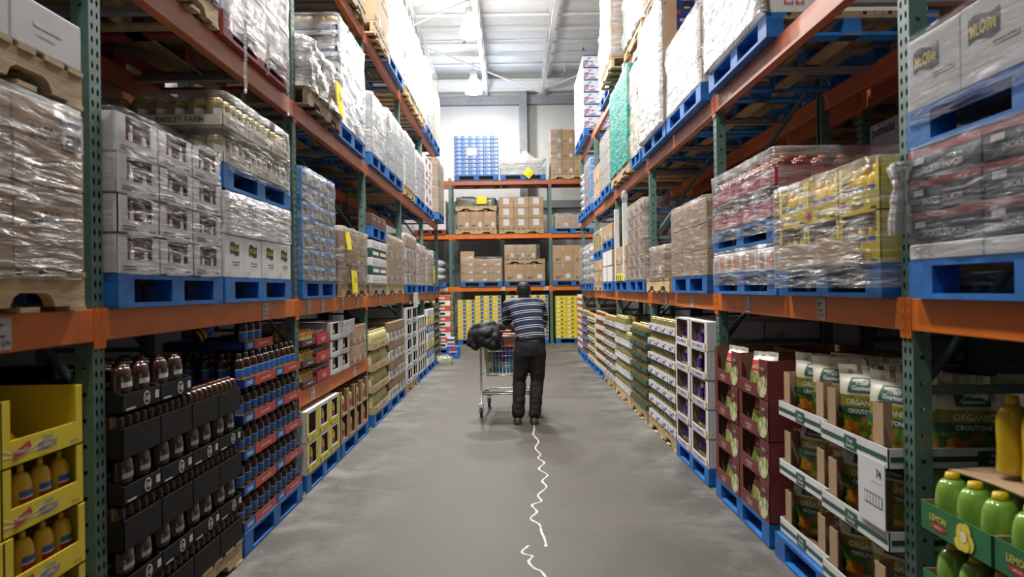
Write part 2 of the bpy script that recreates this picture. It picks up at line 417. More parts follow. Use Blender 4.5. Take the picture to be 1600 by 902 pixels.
# ---- cartons
def carton(key, w, d, h, base, decals=(), seam=True, c=.006):
    def mk():
        mb = MB(); mb.cbox(0, 0, 0, w, d, h, base, c)
        if seam:
            f = mb.face('T', w, d, h); mb.rect(f, .01, d/2-.025, w-.01, d/2+.025, M_tape)
        for dc in decals: dc(mb, w, d, h)
        return mb.mesh('carton')
    return cached(('ctn', key, round(w, 4), round(d, 4), round(h, 4)), mk)
def prints(*items):
    """decals given as fractions of the face: ('F','rect',u0,v0,u1,v1,mat) ('F','text',str,u,v,h,mat,maxw) ('F','oval',u,v,ru,rv,mat) ('F','wave',...)"""
    def run(mb, w, d, h):
        for i, it in enumerate(items):
            f = mb.face(it[0], w, d, h, .0012+.0006*i); W = w if it[0] in 'FT' else d; Hh = d if it[0] == 'T' else h
            k = it[1]
            if k == 'rect': mb.rect(f, it[2]*W, it[3]*Hh, it[4]*W, it[5]*Hh, it[6])
            elif k == 'text': mb.text(f, it[2], it[3]*W, it[4]*Hh, it[5]*Hh, it[6], it[7]*W if len(it) > 7 else None)
            elif k == 'oval': mb.oval(f, it[2]*W, it[3]*Hh, it[4]*W, it[5]*Hh, it[6])
            elif k == 'wave': mb.wave(f, it[2]*W, it[3]*Hh, it[4]*W, it[5]*Hh, it[6], .03*Hh)
    return run
def stack(fr, me_fn, name, cat, desc, tail, cols, rows, h, depth=1, D=1.0, W=None, x0=0, z0=0, y0=0, jit=.006, group=None, skip=(), gap=.004, alt=None, rowd=None):
    """cartons piled on a pallet: the front ones, those on the end that faces down the aisle and, if it is below eye level, the top layer"""
    W = W or fr.w-x0; w = W/cols; d = D/depth
    seen_top = fr.z+z0+rows*h < 1.55
    for r in range(rows):
        for c in range(cols):
            for k in range(depth):
                if (c, r) in skip: continue
                nc = fr.near(c, cols)
                if k > 0 and nc > 0 and not (seen_top and (r == rows-1 or (c, r+1) in skip)) : continue
                if fr.side == 'F' and k > 0: continue
                me = me_fn(w-gap, d-gap, h-.002, r, c)
                col = NTH[nc]+' from near end' if fr.side != 'F' else NTH[c]+' column along'
                ds = desc(r, c) if callable(desc) else desc
                lab = '%s, %s, %s' % (ds, rowname(r, rows), col)
                if k: lab = '%s, %s, near end, %s back' % (ds, rowname(r, rows), NTH[k]) if nc == 0 else lab+' %s back' % NTH[k]
                if tail: lab += ', '+tail
                j = RND.uniform(-jit, jit)
                thing(name, lab, cat, fr.P(x0+c*w+gap/2, y0+k*d+RND.uniform(0, jit)+(rowd[r] if rowd else 0), z0+r*h), fr.rz+j*.8, me, group)
# ---- stretch film
def film_mesh(w, d, h, seed, amp=.01, slump=0., cap=True, skirt=0., peak=None, step=.07):
    rad = .035; pts = []
    def seg(p, q):
        n = max(2, int((Vector(q)-Vector(p)).length/step))
        return [(p[0]+(q[0]-p[0])*i/n, p[1]+(q[1]-p[1])*i/n) for i in range(n)]
    c = [(rad, 0), (w-rad, 0), (w, rad), (w, d-rad), (w-rad, d), (rad, d), (0, d-rad), (0, rad)]
    for i in range(8): pts += seg(c[i], c[(i+1) % 8])
    n = len(pts); m = max(3, int(h/step)); V = []; Fc = []
    cx, cy = w/2, d/2
    for j in range(m+1):
        t = j/m
        for i, (x, y) in enumerate(pts):
            z = h*t
            if slump:
                z *= 1-slump*(.5+.5*noise.noise(Vector((x*1.3+seed, y*1.3, 2.))))
            q = noise.noise(Vector((x*5+seed*3.1, y*5, z*9+x*3)))+.5*noise.noise(Vector((x*14+seed, y*14, z*18-x*9)))
            off = .010+amp*q
            nx, ny = (x-cx), (y-cy); l = 1
            ex = -1 if x < rad*.99 else (1 if x > w-rad*.99 else 0); ey = -1 if y < rad*.99 else (1 if y > d-rad*.99 else 0)
            if not ex and not ey: ex, ey = 0, (-1 if y < cy else 1)
            zz = z-skirt*(1-t)
            V.append((x+ex*off, y+ey*off, zz))
    for j in range(m):
        for i in range(n):
            k = (i+1) % n; Fc.append((j*n+i, j*n+k, (j+1)*n+k, (j+1)*n+i))
    if cap:
        base = m*n; rings = 3
        for r in range(1, rings+1):
            s = 1-r/(rings+.6)
            for i, (x, y) in enumerate(pts):
                p = V[base+i]; nz_ = noise.noise(Vector((x*6+seed, y*6, r*2.)))
                pk = 0 if not peak else peak*max(0, 1-Vector((x*s+cx*(1-s)-w*.55, y*s+cy*(1-s)-d*.3)).length/.3)
                V.append((cx+(p[0]-cx)*s, cy+(p[1]-cy)*s, p[2]+.012+amp*1.5*nz_+pk))
            for i in range(n):
                k = (i+1) % n; Fc.append((base+(r-1)*n+i, base+(r-1)*n+k, base+r*n+k, base+r*n+i))
        Fc.append(tuple(base+rings*n+i for i in range(n)))
    return V, Fc
def wrap(fr, what, m, h, D=1.0, W=None, x0=0, y0=0, z0=0, look='clear stretch film', seed=None, **kw):
    seed = seed if seed is not None else RND.uniform(0, 50)
    step = .055 if fr.y < 8 else (.08 if fr.y < 12 else .12)
    V, Fc = film_mesh(W or fr.w-x0, D, h, seed, step=step, **kw)
    mb = MB(); mb.add(V, Fc, m, True)
    return thing('stretch_wrap', '%s around the %s, %s' % (look, what, fr.where), 'plastic wrap', fr.P(x0, y0, z0), fr.rz, mb.mesh('stretch_wrap'))
def note(fr, x, y, z, w, h, label, txt=None, ry=0., tilt=0.):
    mb = MB(); f = (Vector((0, 0, 0)), Vector((1, 0, 0)), Vector((0, 0, 1))); n = 6
    for i in range(n):
        a, b = i/n, (i+1)/n; g = lambda t: -.012*math.sin(t*PI)
        mb.poly([(a*w, g(a), 0), (b*w, g(b), 0), (b*w, g(b), h), (a*w, g(a), h)], M_note)
    if txt: mb.text(f, txt, w/2, h*.6, h*.22, M_ink, w*.7, e=.014)
    return thing('paper_note', label, 'note', fr.P(x, y, z), me=mb.mesh('note'), rot=(tilt, ry, fr.rz))
# ------------------------------------------------------------------ the room
def floor_material():
    m = bpy.data.materials.new('polished_concrete'); m.use_nodes = True
    nt = m.node_tree; N = nt.nodes; L = nt.links; b = N['Principled BSDF']
    tc = N.new('ShaderNodeTexCoord')
    def nz(s, d=6, r=.6, dist=0.):
        n = N.new('ShaderNodeTexNoise'); n.inputs['Scale'].default_value = s; n.inputs['Detail'].default_value = d; n.inputs['Roughness'].default_value = r; n.inputs['Distortion'].default_value = dist
        L.new(tc.outputs['Object'], n.inputs['Vector']); return n
    a = nz(1.1, 7, .65, .6); c = nz(26, 4)
    cr = N.new('ShaderNodeValToRGB'); e = cr.color_ramp.elements
    e[0].position = .34; e[0].color = (.054, .048, .038, 1); e[1].position = .68; e[1].color = (.104, .093, .076, 1)
    L.new(a.outputs['Fac'], cr.inputs['Fac'])
    mx = N.new('ShaderNodeMix'); mx.data_type = 'RGBA'; mx.blend_type = 'MULTIPLY'; mx.inputs[0].default_value = .35
    c2 = N.new('ShaderNodeValToRGB'); c2.color_ramp.elements[0].position = .25; c2.color_ramp.elements[0].color = (.65, .65, .65, 1); c2.color_ramp.elements[1].position = .7
    L.new(c.outputs['Fac'], c2.inputs['Fac']); L.new(cr.outputs['Color'], mx.inputs[6]); L.new(c2.outputs['Color'], mx.inputs[7])
    # pale scuffed patches where pallets are set down along the racks, darker damp-looking stains
    s = N.new('ShaderNodeSeparateXYZ'); L.new(tc.outputs['Object'], s.inputs[0])
    ab = N.new('ShaderNodeMath'); ab.operation = 'ABSOLUTE'; L.new(s.outputs['X'], ab.inputs[0])
    mr = N.new('ShaderNodeMapRange'); mr.inputs['From Min'].default_value = .75; mr.inputs['From Max'].default_value = 1.5; L.new(ab.outputs[0], mr.inputs['Value'])
    p = nz(1.7, 7, .7, .4); pr = N.new('ShaderNodeMapRange'); pr.inputs['From Min'].default_value = .45; pr.inputs['From Max'].default_value = .68; L.new(p.outputs['Fac'], pr.inputs['Value'])
    mu = N.new('ShaderNodeMath'); mu.operation = 'MULTIPLY'; L.new(mr.outputs['Result'], mu.inputs[0]); L.new(pr.outputs['Result'], mu.inputs[1])
    m2 = N.new('ShaderNodeMix'); m2.data_type = 'RGBA'; m2.inputs[7].default_value = (.20, .196, .17, 1)
    L.new(mu.outputs[0], m2.inputs[0]); L.new(mx.outputs[2], m2.inputs[6]); L.new(m2.outputs[2], b.inputs['Base Color'])
    rr = N.new('ShaderNodeMapRange'); rr.inputs['To Min'].default_value = .5; rr.inputs['To Max'].default_value = .75; L.new(a.outputs['Fac'], rr.inputs['Value']); L.new(rr.outputs['Result'], b.inputs['Roughness'])
    bp = N.new('ShaderNodeBump'); bp.inputs['Strength'].default_value = .08; bp.inputs['Distance'].default_value = .01; L.new(c.outputs['Fac'], bp.inputs['Height']); L.new(bp.outputs['Normal'], b.inputs['Normal'])
    return m
def room():
    mb = MB(); mb.box(-10, -6, -.1, 10, 24.6, 0, floor_material()); struct('floor', mb.mesh('floor'))
    M_ceil = mat('white_insulation_sheet', (.88, .88, .865), .6, namt=.05, bump=.4, bscale=1.6)
    M_dark = mat('dark_partition_panel', (.035, .034, .033), .8)  # near-black, the gloom beyond the racks put into the colour
    M_wall = mat('white_wall_panel', (.60, .60, .57), .6, namt=.03)
    M_gw = mat('grey_wall_panel', (.30, .30, .30), .6, namt=.05)
    M_wp = mat('white_painted_steel', (.74, .74, .73), .45, namt=.03)
    M_gs = mat('grey_painted_steel', (.24, .25, .26), .5)
    # ceiling: quilted sheet sagging between the purlins
    mb = MB(); nx, ny = 56, 90; V = []
    for j in range(ny+1):
        y = -6+30.6*j/ny
        for i in range(nx+1):
            x = -10+20*i/nx
            V.append((x, y, 8.26-.05*abs(math.sin(y*PI/1.05))-.03*noise.noise(Vector((x*1.7, y*1.7, 0)))))
    mb.add(V, [(j*(nx+1)+i, (j+1)*(nx+1)+i, (j+1)*(nx+1)+i+1, j*(nx+1)+i+1) for j in range(ny) for i in range(nx)], M_ceil, True)
    struct('ceiling', mb.mesh('ceiling'))
    mb = MB(); mb.box(-10, 24.2, 3.3, 10, 24.4, 8.4, M_wall); mb.box(-10, 24.2, 0, 10, 24.4, 3.3, M_gw)
    for i in range(24): x = -9.6+i*.8; mb.box(x, 24.192, 3.3, x+.012, 24.2, 8.0, M_wall)
    struct('wall_back', mb.mesh('wall_back'))
    for sx, nm in ((-5.6, 'wall_left'), (5.5, 'wall_right')):
        mb = MB(); mb.box(min(sx, sx*1.01), -6, 0, max(sx, sx*1.01), 24.4, 8.4, M_dark); struct(nm, mb.mesh(nm))  # dark sheets added on both sides in place of the unlit next aisles
    # girder along the back wall, column, girt
    mb = MB(); mb.box(-10, 23.72, 7.93, 10, 23.98, 7.96, M_wp); mb.box(-10, 23.84, 7.62, 10, 23.86, 7.93, M_wp); mb.box(-10, 23.72, 7.6, 10, 23.98, 7.63, M_wp)
    mb.box(-10, 23.98, 7.25, 10, 24.19, 7.5, M_gs)
    struct('trim_1', mb.mesh('girder'))
    mb = MB(); mb.box(.28, 23.8, 0, .5, 24.15, 7.6, M_gs); mb.box(.27, 23.79, 0, .51, 23.81, 7.6, M_gs); struct('wall_column', mb.mesh('column'))
    mb = MB(); mb.box(-10, 24.05, 4.05, 10, 24.19, 4.28, M_gs); struct('trim_2', mb.mesh('girt'))
    # purlins across, open-web joists along
    for i, y in enumerate([3+1.05*k for k in range(20)]):
        mb = MB(); mb.box(-10, y, 8.13, 10, y+.05, 8.2, M_wp); struct('ceiling_beam', mb.mesh('purlin'))
    for x in (-5.4, -2.25, -.72, 1.0, 4.1):
        mb = MB(); mb.box(x-.05, 0, 7.98, x+.05, 24, 8.03, M_wp); mb.box(x-.05, 0, 7.52, x+.05, 24, 7.56, M_wp)
        n = 40
        for k in range(n):
            y0 = 24*k/n; y1 = 24*(k+1)/n; za, zb = (7.54, 8.0) if k % 2 else (8.0, 7.54)
            mb.tube([(x, y0, za), (x, y1, zb)], .016, M_wp, 5)
        struct('ceiling_joist', mb.mesh('joist'))
    for i, (p, q) in enumerate([((-2.6, 19.3, 7.78), (.95, 23.6, 7.5)), ((-.3, 16.4, 7.9), (-2.4, 18.6, 7.85)), ((2.3, 22.5, 7.85), (.9, 23.7, 7.55))]):
        mb = MB(); mb.tube([p, q], .022, M_wp, 6); struct('ceiling_brace', mb.mesh('brace'))
    for i, (x, y) in enumerate(((-1.15, 19.9), (1.95, 20.6), (1.62, 22.9))):
        mb = MB(); mb.lathe([(.012, 0), (.012, .4)], M_wp, seg=6); mb.lathe([(.035, -.05), (.03, 0), (.012, .01)], M_gs, seg=8)
        thing('ceiling_sprinkler', ['small sprinkler head on ceiling between the two lamps', 'small sprinkler head on ceiling above the water bottle pallet', 'small sprinkler head on ceiling close to the back wall girder'][i], 'sprinkler', (x, y, 7.9), me=mb.mesh('sprinkler'))
room()
# ------------------------------------------------------------------ lamps
M_glow = mat('lit_lamp_reflector', (1, .98, .94), .4, emit=14., var=0, namt=0)
M_lampm = mat('white_lamp_housing', (.75, .75, .74), .4)
LAMPS = [(-.85, y) for y in (2., 7., 12., 17.)]+[(-1.02, 21.9)]
def lamp(i, x, y, lab):
    mb = MB(); mb.lathe([(.05, .45), (.1, .43), (.105, .22), (.075, .2)], M_lampm, seg=16); mb.box(-.07, -.05, .3, .07, .05, .42, M_lampm)
    o = thing('pendant_lamp', lab, 'lamp', (x, y, 7.28), me=mb.mesh('housing'), group='high bay lamps')
    r = MB(); r.lathe([(.075, .22), (.12, .2), (.19, .08), (.235, -.12), (.24, -.2), (.2, -.2), (.05, -.17)], M_glow, seg=24, cap=False); part('reflector', r.mesh('reflector'), o)
    s = MB(); s.tube([(0, 0, .44), (0, 0, .75)], .012, M_lampm); part('suspension_rod', s.mesh('rod'), o)
    l = bpy.data.lights.new('lamp_light', 'AREA'); l.shape = 'DISK'; l.size = .44; l.energy = 265*(.4 if y < 3 else .6 if y > 20 else 1); l.color = (1, .98, .945)
    lo = bpy.data.objects.new('lamp_light', l); COL.objects.link(lo); lo.location = (x, y, 7.06)
    l = bpy.data.lights.new('lamp_glow', 'POINT'); l.energy = 165*(.4 if y < 3 else .6 if y > 20 else 1); l.color = (1, .97, .93); l.shadow_soft_size = .22
    lo = bpy.data.objects.new('lamp_glow', l); COL.objects.link(lo); lo.location = (x, y, 6.8)
for i, (x, y) in enumerate(LAMPS):
    lamp(i, x, y, ['bright high bay lamp above the near end of the aisle', 'bright high bay lamp above the first posts', 'bright high bay lamp above the middle of the aisle',
                   'larger of the two glowing ceiling lamps, at the very top', 'smaller glowing ceiling lamp hanging just before the back wall'][i])
w = bpy.data.worlds.new('hall_ambience'); sc.world = w; w.use_nodes = True
w.node_tree.nodes['Background'].inputs[0].default_value = (.9, .95, 1, 1); w.node_tree.nodes['Background'].inputs[1].default_value = .13
# ------------------------------------------------------------------ racks
def post_mesh(h):
    def mk():
        a = MB(); w, d, t = .086, .07, .003
        a.box(0, 0, 0, w, t, h, M_post); a.box(0, t, 0, t, d, h, M_post); a.box(w-t, t, 0, w, d, h, M_post)
        a.box(t, d-t, 0, t+.015, d, h, M_post); a.box(w-t-.015, d-t, 0, w-t, d, h, M_post)
        return a.mesh('post')
    return cached(('post', h), mk)
def base_mesh():
    def mk():
        a = MB(); a.box(-.02, -.045, 0, .125, .11, .008, M_steelgreen); a.lathe([(.012, .008), (.012, .022)], M_grey, cx=.108, cy=-.02, seg=6)
        return a.mesh('base_plate')
    return cached('base', mk)
def upright(side, y, lab, h=4.6, dep=.86, x0=None, back=0.):
    fr = Fr(side, y, y+.086, 0, 0) if x0 is None else None
    if fr: loc, rz = fr.P(0, back), fr.rz
    else: loc, rz = Vector((x0, YF, 0)), 0
    o = thing('rack_upright', lab, 'rack upright', loc, rz)
    pm = post_mesh(h)
    part('post', pm, o); part('post', pm, o, (.086, dep, 0), rot=(0, 0, PI))
    part('base_plate', base_mesh(), o); part('base_plate', base_mesh(), o, (.086, dep, 0), rot=(0, 0, PI))
    hb = cached(('hb', dep), lambda: (lambda a: (a.box(.025, .07, 0, .06, dep-.07, .035, M_steelgreen), a.mesh('brace'))[1])(MB()))
    zz = [.2, 1.12, 2.1, 3.15, 4.2]
    for z in zz: part('horizontal_brace', hb, o, (0, 0, z))
    for i in range(4):
        def mk(a=zz[i], b=zz[i+1]):
            q = MB(); q.tube([(.043, .07, a+.05), (.043, dep-.07, b)], .018, M_steelgreen, 6); return q.mesh('diagonal')
        part('diagonal_brace', cached(('db', dep, i), mk), o)
    return o
def beam_mesh(L, m, key):
    def mk():
        a = MB(); a.cbox(.042, -.006, -.128, L-.042, .05, 0, m, .004); a.box(.05, .0, -.02, L-.05, .065, -.012, m)
        b = MB()
        for x in (.003, ):
            b.box(x, -.008, -.158, x+.039, -.002, .004, m)
            for z in (-.02, -.07, -.125):
                for xx in (.019,): b.lathe([(.0065, 0), (.0065, .004), (.003, .006)], m, seg=8) if False else b.box(x+xx-.006, -.012, z-.008, x+xx+.006, -.008, z+.008, m)
        return a.mesh('beam'), b.mesh('connector')
    return cached(('beam', round(L, 3), key), mk)
def tag_mesh():
    def mk():
        a = MB(); a.box(0, -.0035, 0, .1, 0, .105, M_tag); f = (Vector((0, -.0035, 0)), Vector((1, 0, 0)), Vector((0, 0, 1)))
        for i in range(5): a.rect(f, .01, .09-.012*i, .02+.06*((i*37 % 10)/10), .096-.012*i, M_ink, e=.0005)
        a.text(f, '8.99', .07, .02, .018, M_ink, e=.0006); a.rect(f, .008, .008, .04, .03, M_or1, e=.0005)
        return a.mesh('price_tag')
    return cached('tag', mk)
def beam(side, y, L, z, m, key, lab, back=0., tags=(), x0=None, flip=False):
    a, b = beam_mesh(L, m, key)
    if x0 is None: fr = Fr(side, y, y+L, 0, 0); loc, rz = fr.P(L if flip else 0, back, z), fr.rz
    else: loc, rz = Vector((x0+(L if flip else 0), YF+back, z)), 0
    o = thing('rack_beam', lab, 'rack beam', loc, rz+(PI if flip else 0), a)
    part('connector', b, o); part('connector', b, o, (L-.045, 0, 0))
    for t in tags:
        part('price_tag', tag_mesh(), o, (t*L, -.0065, -.118))
    return o
PITCH = {'L': 2.82, 'R': 2.852}; Y1 = {'L': 3.034, 'R': 3.031}
TAGS = {('L', 0): (.77,), ('L', 1): (.71,), ('L', 2): (.1, .26, .54, .79), ('L', 3): (.28, .74), ('L', 4): (.3, .7), ('L', 5): (.35, .75),
        ('R', 0): (.3,), ('R', 1): (.69, .26), ('R', 2): (.7, .3), ('R', 3): (.66, .24), ('R', 4): (.7, .3), ('R', 5): (.6, .2)}
LEVS = [1.503, 3.0, 4.5]
for sd in 'LR':
    p = PITCH[sd]
    for k in range(7):
        y = Y1[sd]+(k-1)*p
        upright(sd, y, 'perforated green rack upright, %s from near end, %s' % (NTH[k], SIDE[sd]))
        if k < 6: upright(sd, y, 'dark green upright of the row behind, %s from near end, %s' % (NTH[k], SIDE[sd]), back=1.1)
    for k in range(6):
        y = Y1[sd]+.043+(k-1)*p
        for l in range(3):
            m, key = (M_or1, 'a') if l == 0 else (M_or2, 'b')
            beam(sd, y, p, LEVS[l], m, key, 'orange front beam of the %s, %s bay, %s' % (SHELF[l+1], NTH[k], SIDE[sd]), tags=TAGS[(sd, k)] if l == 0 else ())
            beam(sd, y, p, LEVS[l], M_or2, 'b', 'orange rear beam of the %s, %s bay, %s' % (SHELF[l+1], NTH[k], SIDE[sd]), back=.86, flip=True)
            if k < 5: beam(sd, y, p, LEVS[l], M_or2, 'b', 'orange beam of the row behind at %s, %s bay, %s' % (SHELF[l+1], NTH[k], SIDE[sd]), back=1.1)
            if k < 4 and l > 0:
                for q, fx in enumerate((.28, .72)):
                    bar = cached('bar', lambda: (lambda a: (a.box(-.03, .05, -.05, .03, .81, -.015, M_grey), a.box(-.035, .05, -.015, .035, .81, -.0125, M_grey), a.mesh('bar'))[2])(MB()))
                    fr = Fr(sd, y, y+p, 0, 0)
                    thing('cross_bar', 'grey steel cross bar under %s, %s bay, %s of two, %s' % (SHELF[l+1], NTH[k], ('first', 'second')[q if sd == 'L' else 1-q], SIDE[sd]), 'rack bar', fr.P(fx*p, 0, LEVS[l]), fr.rz, bar)
# extra low beam in the third bay of the left rack
beam('L', Y1['L']+.043+p*0+2.82, 2.82, .80, M_or1, 'a', 'orange low beam above the yellow mustard jugs, left-side rack', tags=(.13, .72))
beam('L', Y1['L']+.043+2.82, 2.82, .80, M_or2, 'b', 'orange rear low beam behind the mustard jugs, left-side rack', back=.86, flip=True)
# the end rack across the aisle
FX0 = -1.775
for k in range(-1, 3):
    upright('F', 0, 'green upright of the end rack, %s along' % NTH[k+1], x0=FX0+k*2.82, h=4.7)
for k in range(-1, 2):
    for l in range(3):
        m, key = (M_or2, 'b') if l == 2 else (M_or1, 'a')
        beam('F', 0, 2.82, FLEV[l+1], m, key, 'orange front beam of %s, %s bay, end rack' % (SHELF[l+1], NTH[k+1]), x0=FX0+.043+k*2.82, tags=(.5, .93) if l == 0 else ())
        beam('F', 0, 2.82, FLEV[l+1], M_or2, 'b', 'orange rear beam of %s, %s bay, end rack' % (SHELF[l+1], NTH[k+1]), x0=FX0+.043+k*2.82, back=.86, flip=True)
# ------------------------------------------------------------------ product builders
NTH += ['sixteenth', 'seventeenth', 'eighteenth', 'nineteenth', 'twentieth', 'twenty-first', 'twenty-second', 'twenty-third', 'twenty-fourth', 'twenty-fifth', 'twenty-sixth', 'twenty-seventh', 'twenty-eighth']
def bottle(key, r, h, body, cap, label=None, shoulder=.62, neck=.34, sy=1., capr=.36, lab=(.15, .52), seg=14, caph=.12, waist=0., ang=.46):
    def mk():
        b = MB(); n = 5
        pr = [(r*.86, 0), (r*.97, h*.015), (r, h*.05), (r*(1-waist), h*shoulder*.5), (r, h*shoulder)]
        for i in range(1, n+1):
            t = i/n; pr.append((r*(neck+(1-neck)*math.cos(t*PI/2)**.8), h*(shoulder+(1-caph-shoulder)*math.sin(t*PI/2))))
        pr.append((r*neck, h*(1-caph)))
        b.lathe(pr, body, seg=seg, sy=sy)
        c = MB(); z0, z1 = h*(1-caph), h
        c.lathe([(r*capr*1.05, z0), (r*capr*1.05, z0+.35*(z1-z0)), (r*capr, z0+.5*(z1-z0)), (r*capr*.92, z1)], cap, seg=seg, sy=1 if sy > .8 else sy)
        l = None
        if label:
            l = MB(); z0, z1 = h*lab[0], h*lab[1]; ls = label if isinstance(label, list) else [(0, 1, label)]
            for a0, b0, m in ls:
                l.lathe([(r*1.012, z0+(z1-z0)*a0), (r*1.012, z0+(z1-z0)*b0)], m, seg=10, sy=sy, a0=-PI*(.5+ang), a1=-PI*(.5-ang), cap=False)
        ms = [b.mesh('body'), c.mesh('cap'), l.mesh('label') if l else None]
        one = MB()
        for me in ms:
            if me:
                for p in me.polygons: pass
                for mi, m in enumerate(me.materials):
                    one.add([v.co for v in me.vertices], [tuple(p.vertices) for p in me.polygons if p.material_index == mi], m, True)
        return ms, one.mesh('bottle')
    return cached(('btl', key), mk)
def put(fr, bt, name, label, cat, x, y, z, parts=False, rot=None, group=None):
    ms, one = bt
    o = thing(name, label, cat, fr.P(x, y, z), fr.rz, ms[0] if parts else one, group, rot=rot)
    if parts:
        part('cap', ms[1], o)
        if ms[2]: part('label', ms[2], o)
    return o
def tray(key, w, d, hf, base, decals=(), hs=None, inner=None, lip=None):
    def mk():
        m = MB(); t = .004; h2 = hs or hf
        m.box(0, 0, 0, w, d, t, inner or base); m.box(0, d-t, 0, w, d, h2, base)
        for x in (0, w-t):
            if hs: m.add([(x, 0, 0), (x, d, 0), (x, d, h2), (x, d*.25, h2), (x, 0, hf), (x+t, 0, 0), (x+t, d, 0), (x+t, d, h2), (x+t, d*.25, h2), (x+t, 0, hf)],
                         [(0, 4, 3, 2, 1), (5, 6, 7, 8, 9), (3, 4, 9, 8), (2, 3, 8, 7)], base)
            else: m.box(x, 0, 0, x+t, d, hf, base)
        m.box(0, 0, 0, w, t, hf, base)
        for dc in decals: dc(m, w, d, hf)
        return m.mesh('tray')
    return cached(('tray', key, round(w, 4), round(d, 4)), mk)
def display(key, w, d, h, base, inner, win, decals=(), top=True, lip=0.):
    """carton with a window cut out of its front; lip > 0 gives the front wall a sagging curved edge"""
    def mk():
        m = MB(); t = .005; u0, v0, u1, v1 = win[0]*w, win[1]*h, win[2]*w, win[3]*h
        m.box(0, 0, 0, w, d, t, inner); m.box(0, d-t, 0, w, d, h, inner)
        for x in (0, w-t): m.box(x, 0, 0, x+t, d, h, base)
        if u0 > t: m.box(0, 0, 0, u0, t, h, base)
        if u1 < w-t: m.box(u1, 0, 0, w, t, h, base)
        m.box(t, d-2*t, t, w-t, d-t, h-t, inner)
        for x in (t, w-2*t): m.box(x, t, t, x+t, d, h-t, inner)
        n = 12 if lip else 1
        for i in range(n):
            a, b = i/n, (i+1)/n; f = lambda q: v0-lip*h*math.sin(PI*q)
            m.add([(u0+(u1-u0)*a, -.0004, 0), (u0+(u1-u0)*b, -.0004, 0), (u0+(u1-u0)*b, -.0004, f(b)), (u0+(u1-u0)*a, -.0004, f(a)),
                   (u0+(u1-u0)*a, t, 0), (u0+(u1-u0)*b, t, 0), (u0+(u1-u0)*b, t, f(b)), (u0+(u1-u0)*a, t, f(a))], [(0, 1, 2, 3), (7, 6, 5, 4), (3, 2, 6, 7)], base)
        if v1 < h-t: m.box(u0, 0, v1, u1, t, h, base)
        if top: m.box(0, 0, h-t, w, d, h, base)
        for dc in decals: dc(m, w, d, h)
        return m.mesh('display_carton')
    return cached(('disp', key, round(w, 4), round(d, 4), round(h, 4)), mk)
def pouch(key, w, h, th, bands, texts=(), seed=0, flat=.14):
    """a pillow-shaped bag standing on its base; bands = [(v_top, material)] from the bottom up; texts = (string, v, height, mat)"""
    def mk():
        m = MB(); nx, nz = 12, 16
        def sh(u, v, s):
            e = max(0, 1-(2*abs(u-.5))**4)**.6; b = 1 if v < .55 else max(0, 1-((v-.55)/(1-flat-.55+1e-6))**2)**.5 if v < 1-flat else 0
            b *= min(1, .45+v*4)
            q = .14*noise.noise(Vector((u*5+seed, v*5, s*3)))
            wx = w*(1-.06*math.sin(PI*min(1, v/.9)))
            return (w/2+(u-.5)*wx+.012*noise.noise(Vector((v*4, seed, u))), s*(th/2)*e*b*(1+q)-.006*(v > .8)*noise.noise(Vector((u*4, seed, 3.))), h*v+.010*noise.noise(Vector((u*2, seed+5, .3)))*v)
        for s in (-1, 1):
            for bi, (vt, mt) in enumerate(bands):
                vb = bands[bi-1][0] if bi else 0
                n = max(1, round((vt-vb)*nz)); V = [sh(i/nx, vb+(vt-vb)*j/n, s) for j in range(n+1) for i in range(nx+1)]
                Fc = [(j*(nx+1)+i, j*(nx+1)+i+1, (j+1)*(nx+1)+i+1, (j+1)*(nx+1)+i) for j in range(n) for i in range(nx)]
                m.add(V, Fc if s < 0 else [f[::-1] for f in Fc], mt, True)
        f = (Vector((0, 0, 0)), Vector((1, 0, 0)), Vector((0, 0, 1)))
        bend = lambda p: Vector((p.x, sh(min(.97, max(.03, p.x/w)), p.z/h, -1)[1]-.0025+p.y, p.z))
        for t in texts:
            if t[0] == '#':
                n = 6
                for i in range(n):
                    a, b = t[1]+(t[2]-t[1])*i/n, t[1]+(t[2]-t[1])*(i+1)/n
                    for j in range(3):
                        c, d = t[3]+(t[4]-t[3])*j/3, t[3]+(t[4]-t[3])*(j+1)/3
                        m.add([bend(Vector((x*w, 0, z*h))) for x, z in ((a, c), (b, c), (b, d), (a, d))], [(0, 1, 2, 3)], t[5])
            else: m.text(f, t[0], w*(t[4] if len(t) > 4 else .5), h*t[1], h*t[2], t[3], w*.8, e=.0015, bend=bend)
        return m.mesh('bag')
    return cached(('pouch', key), mk)
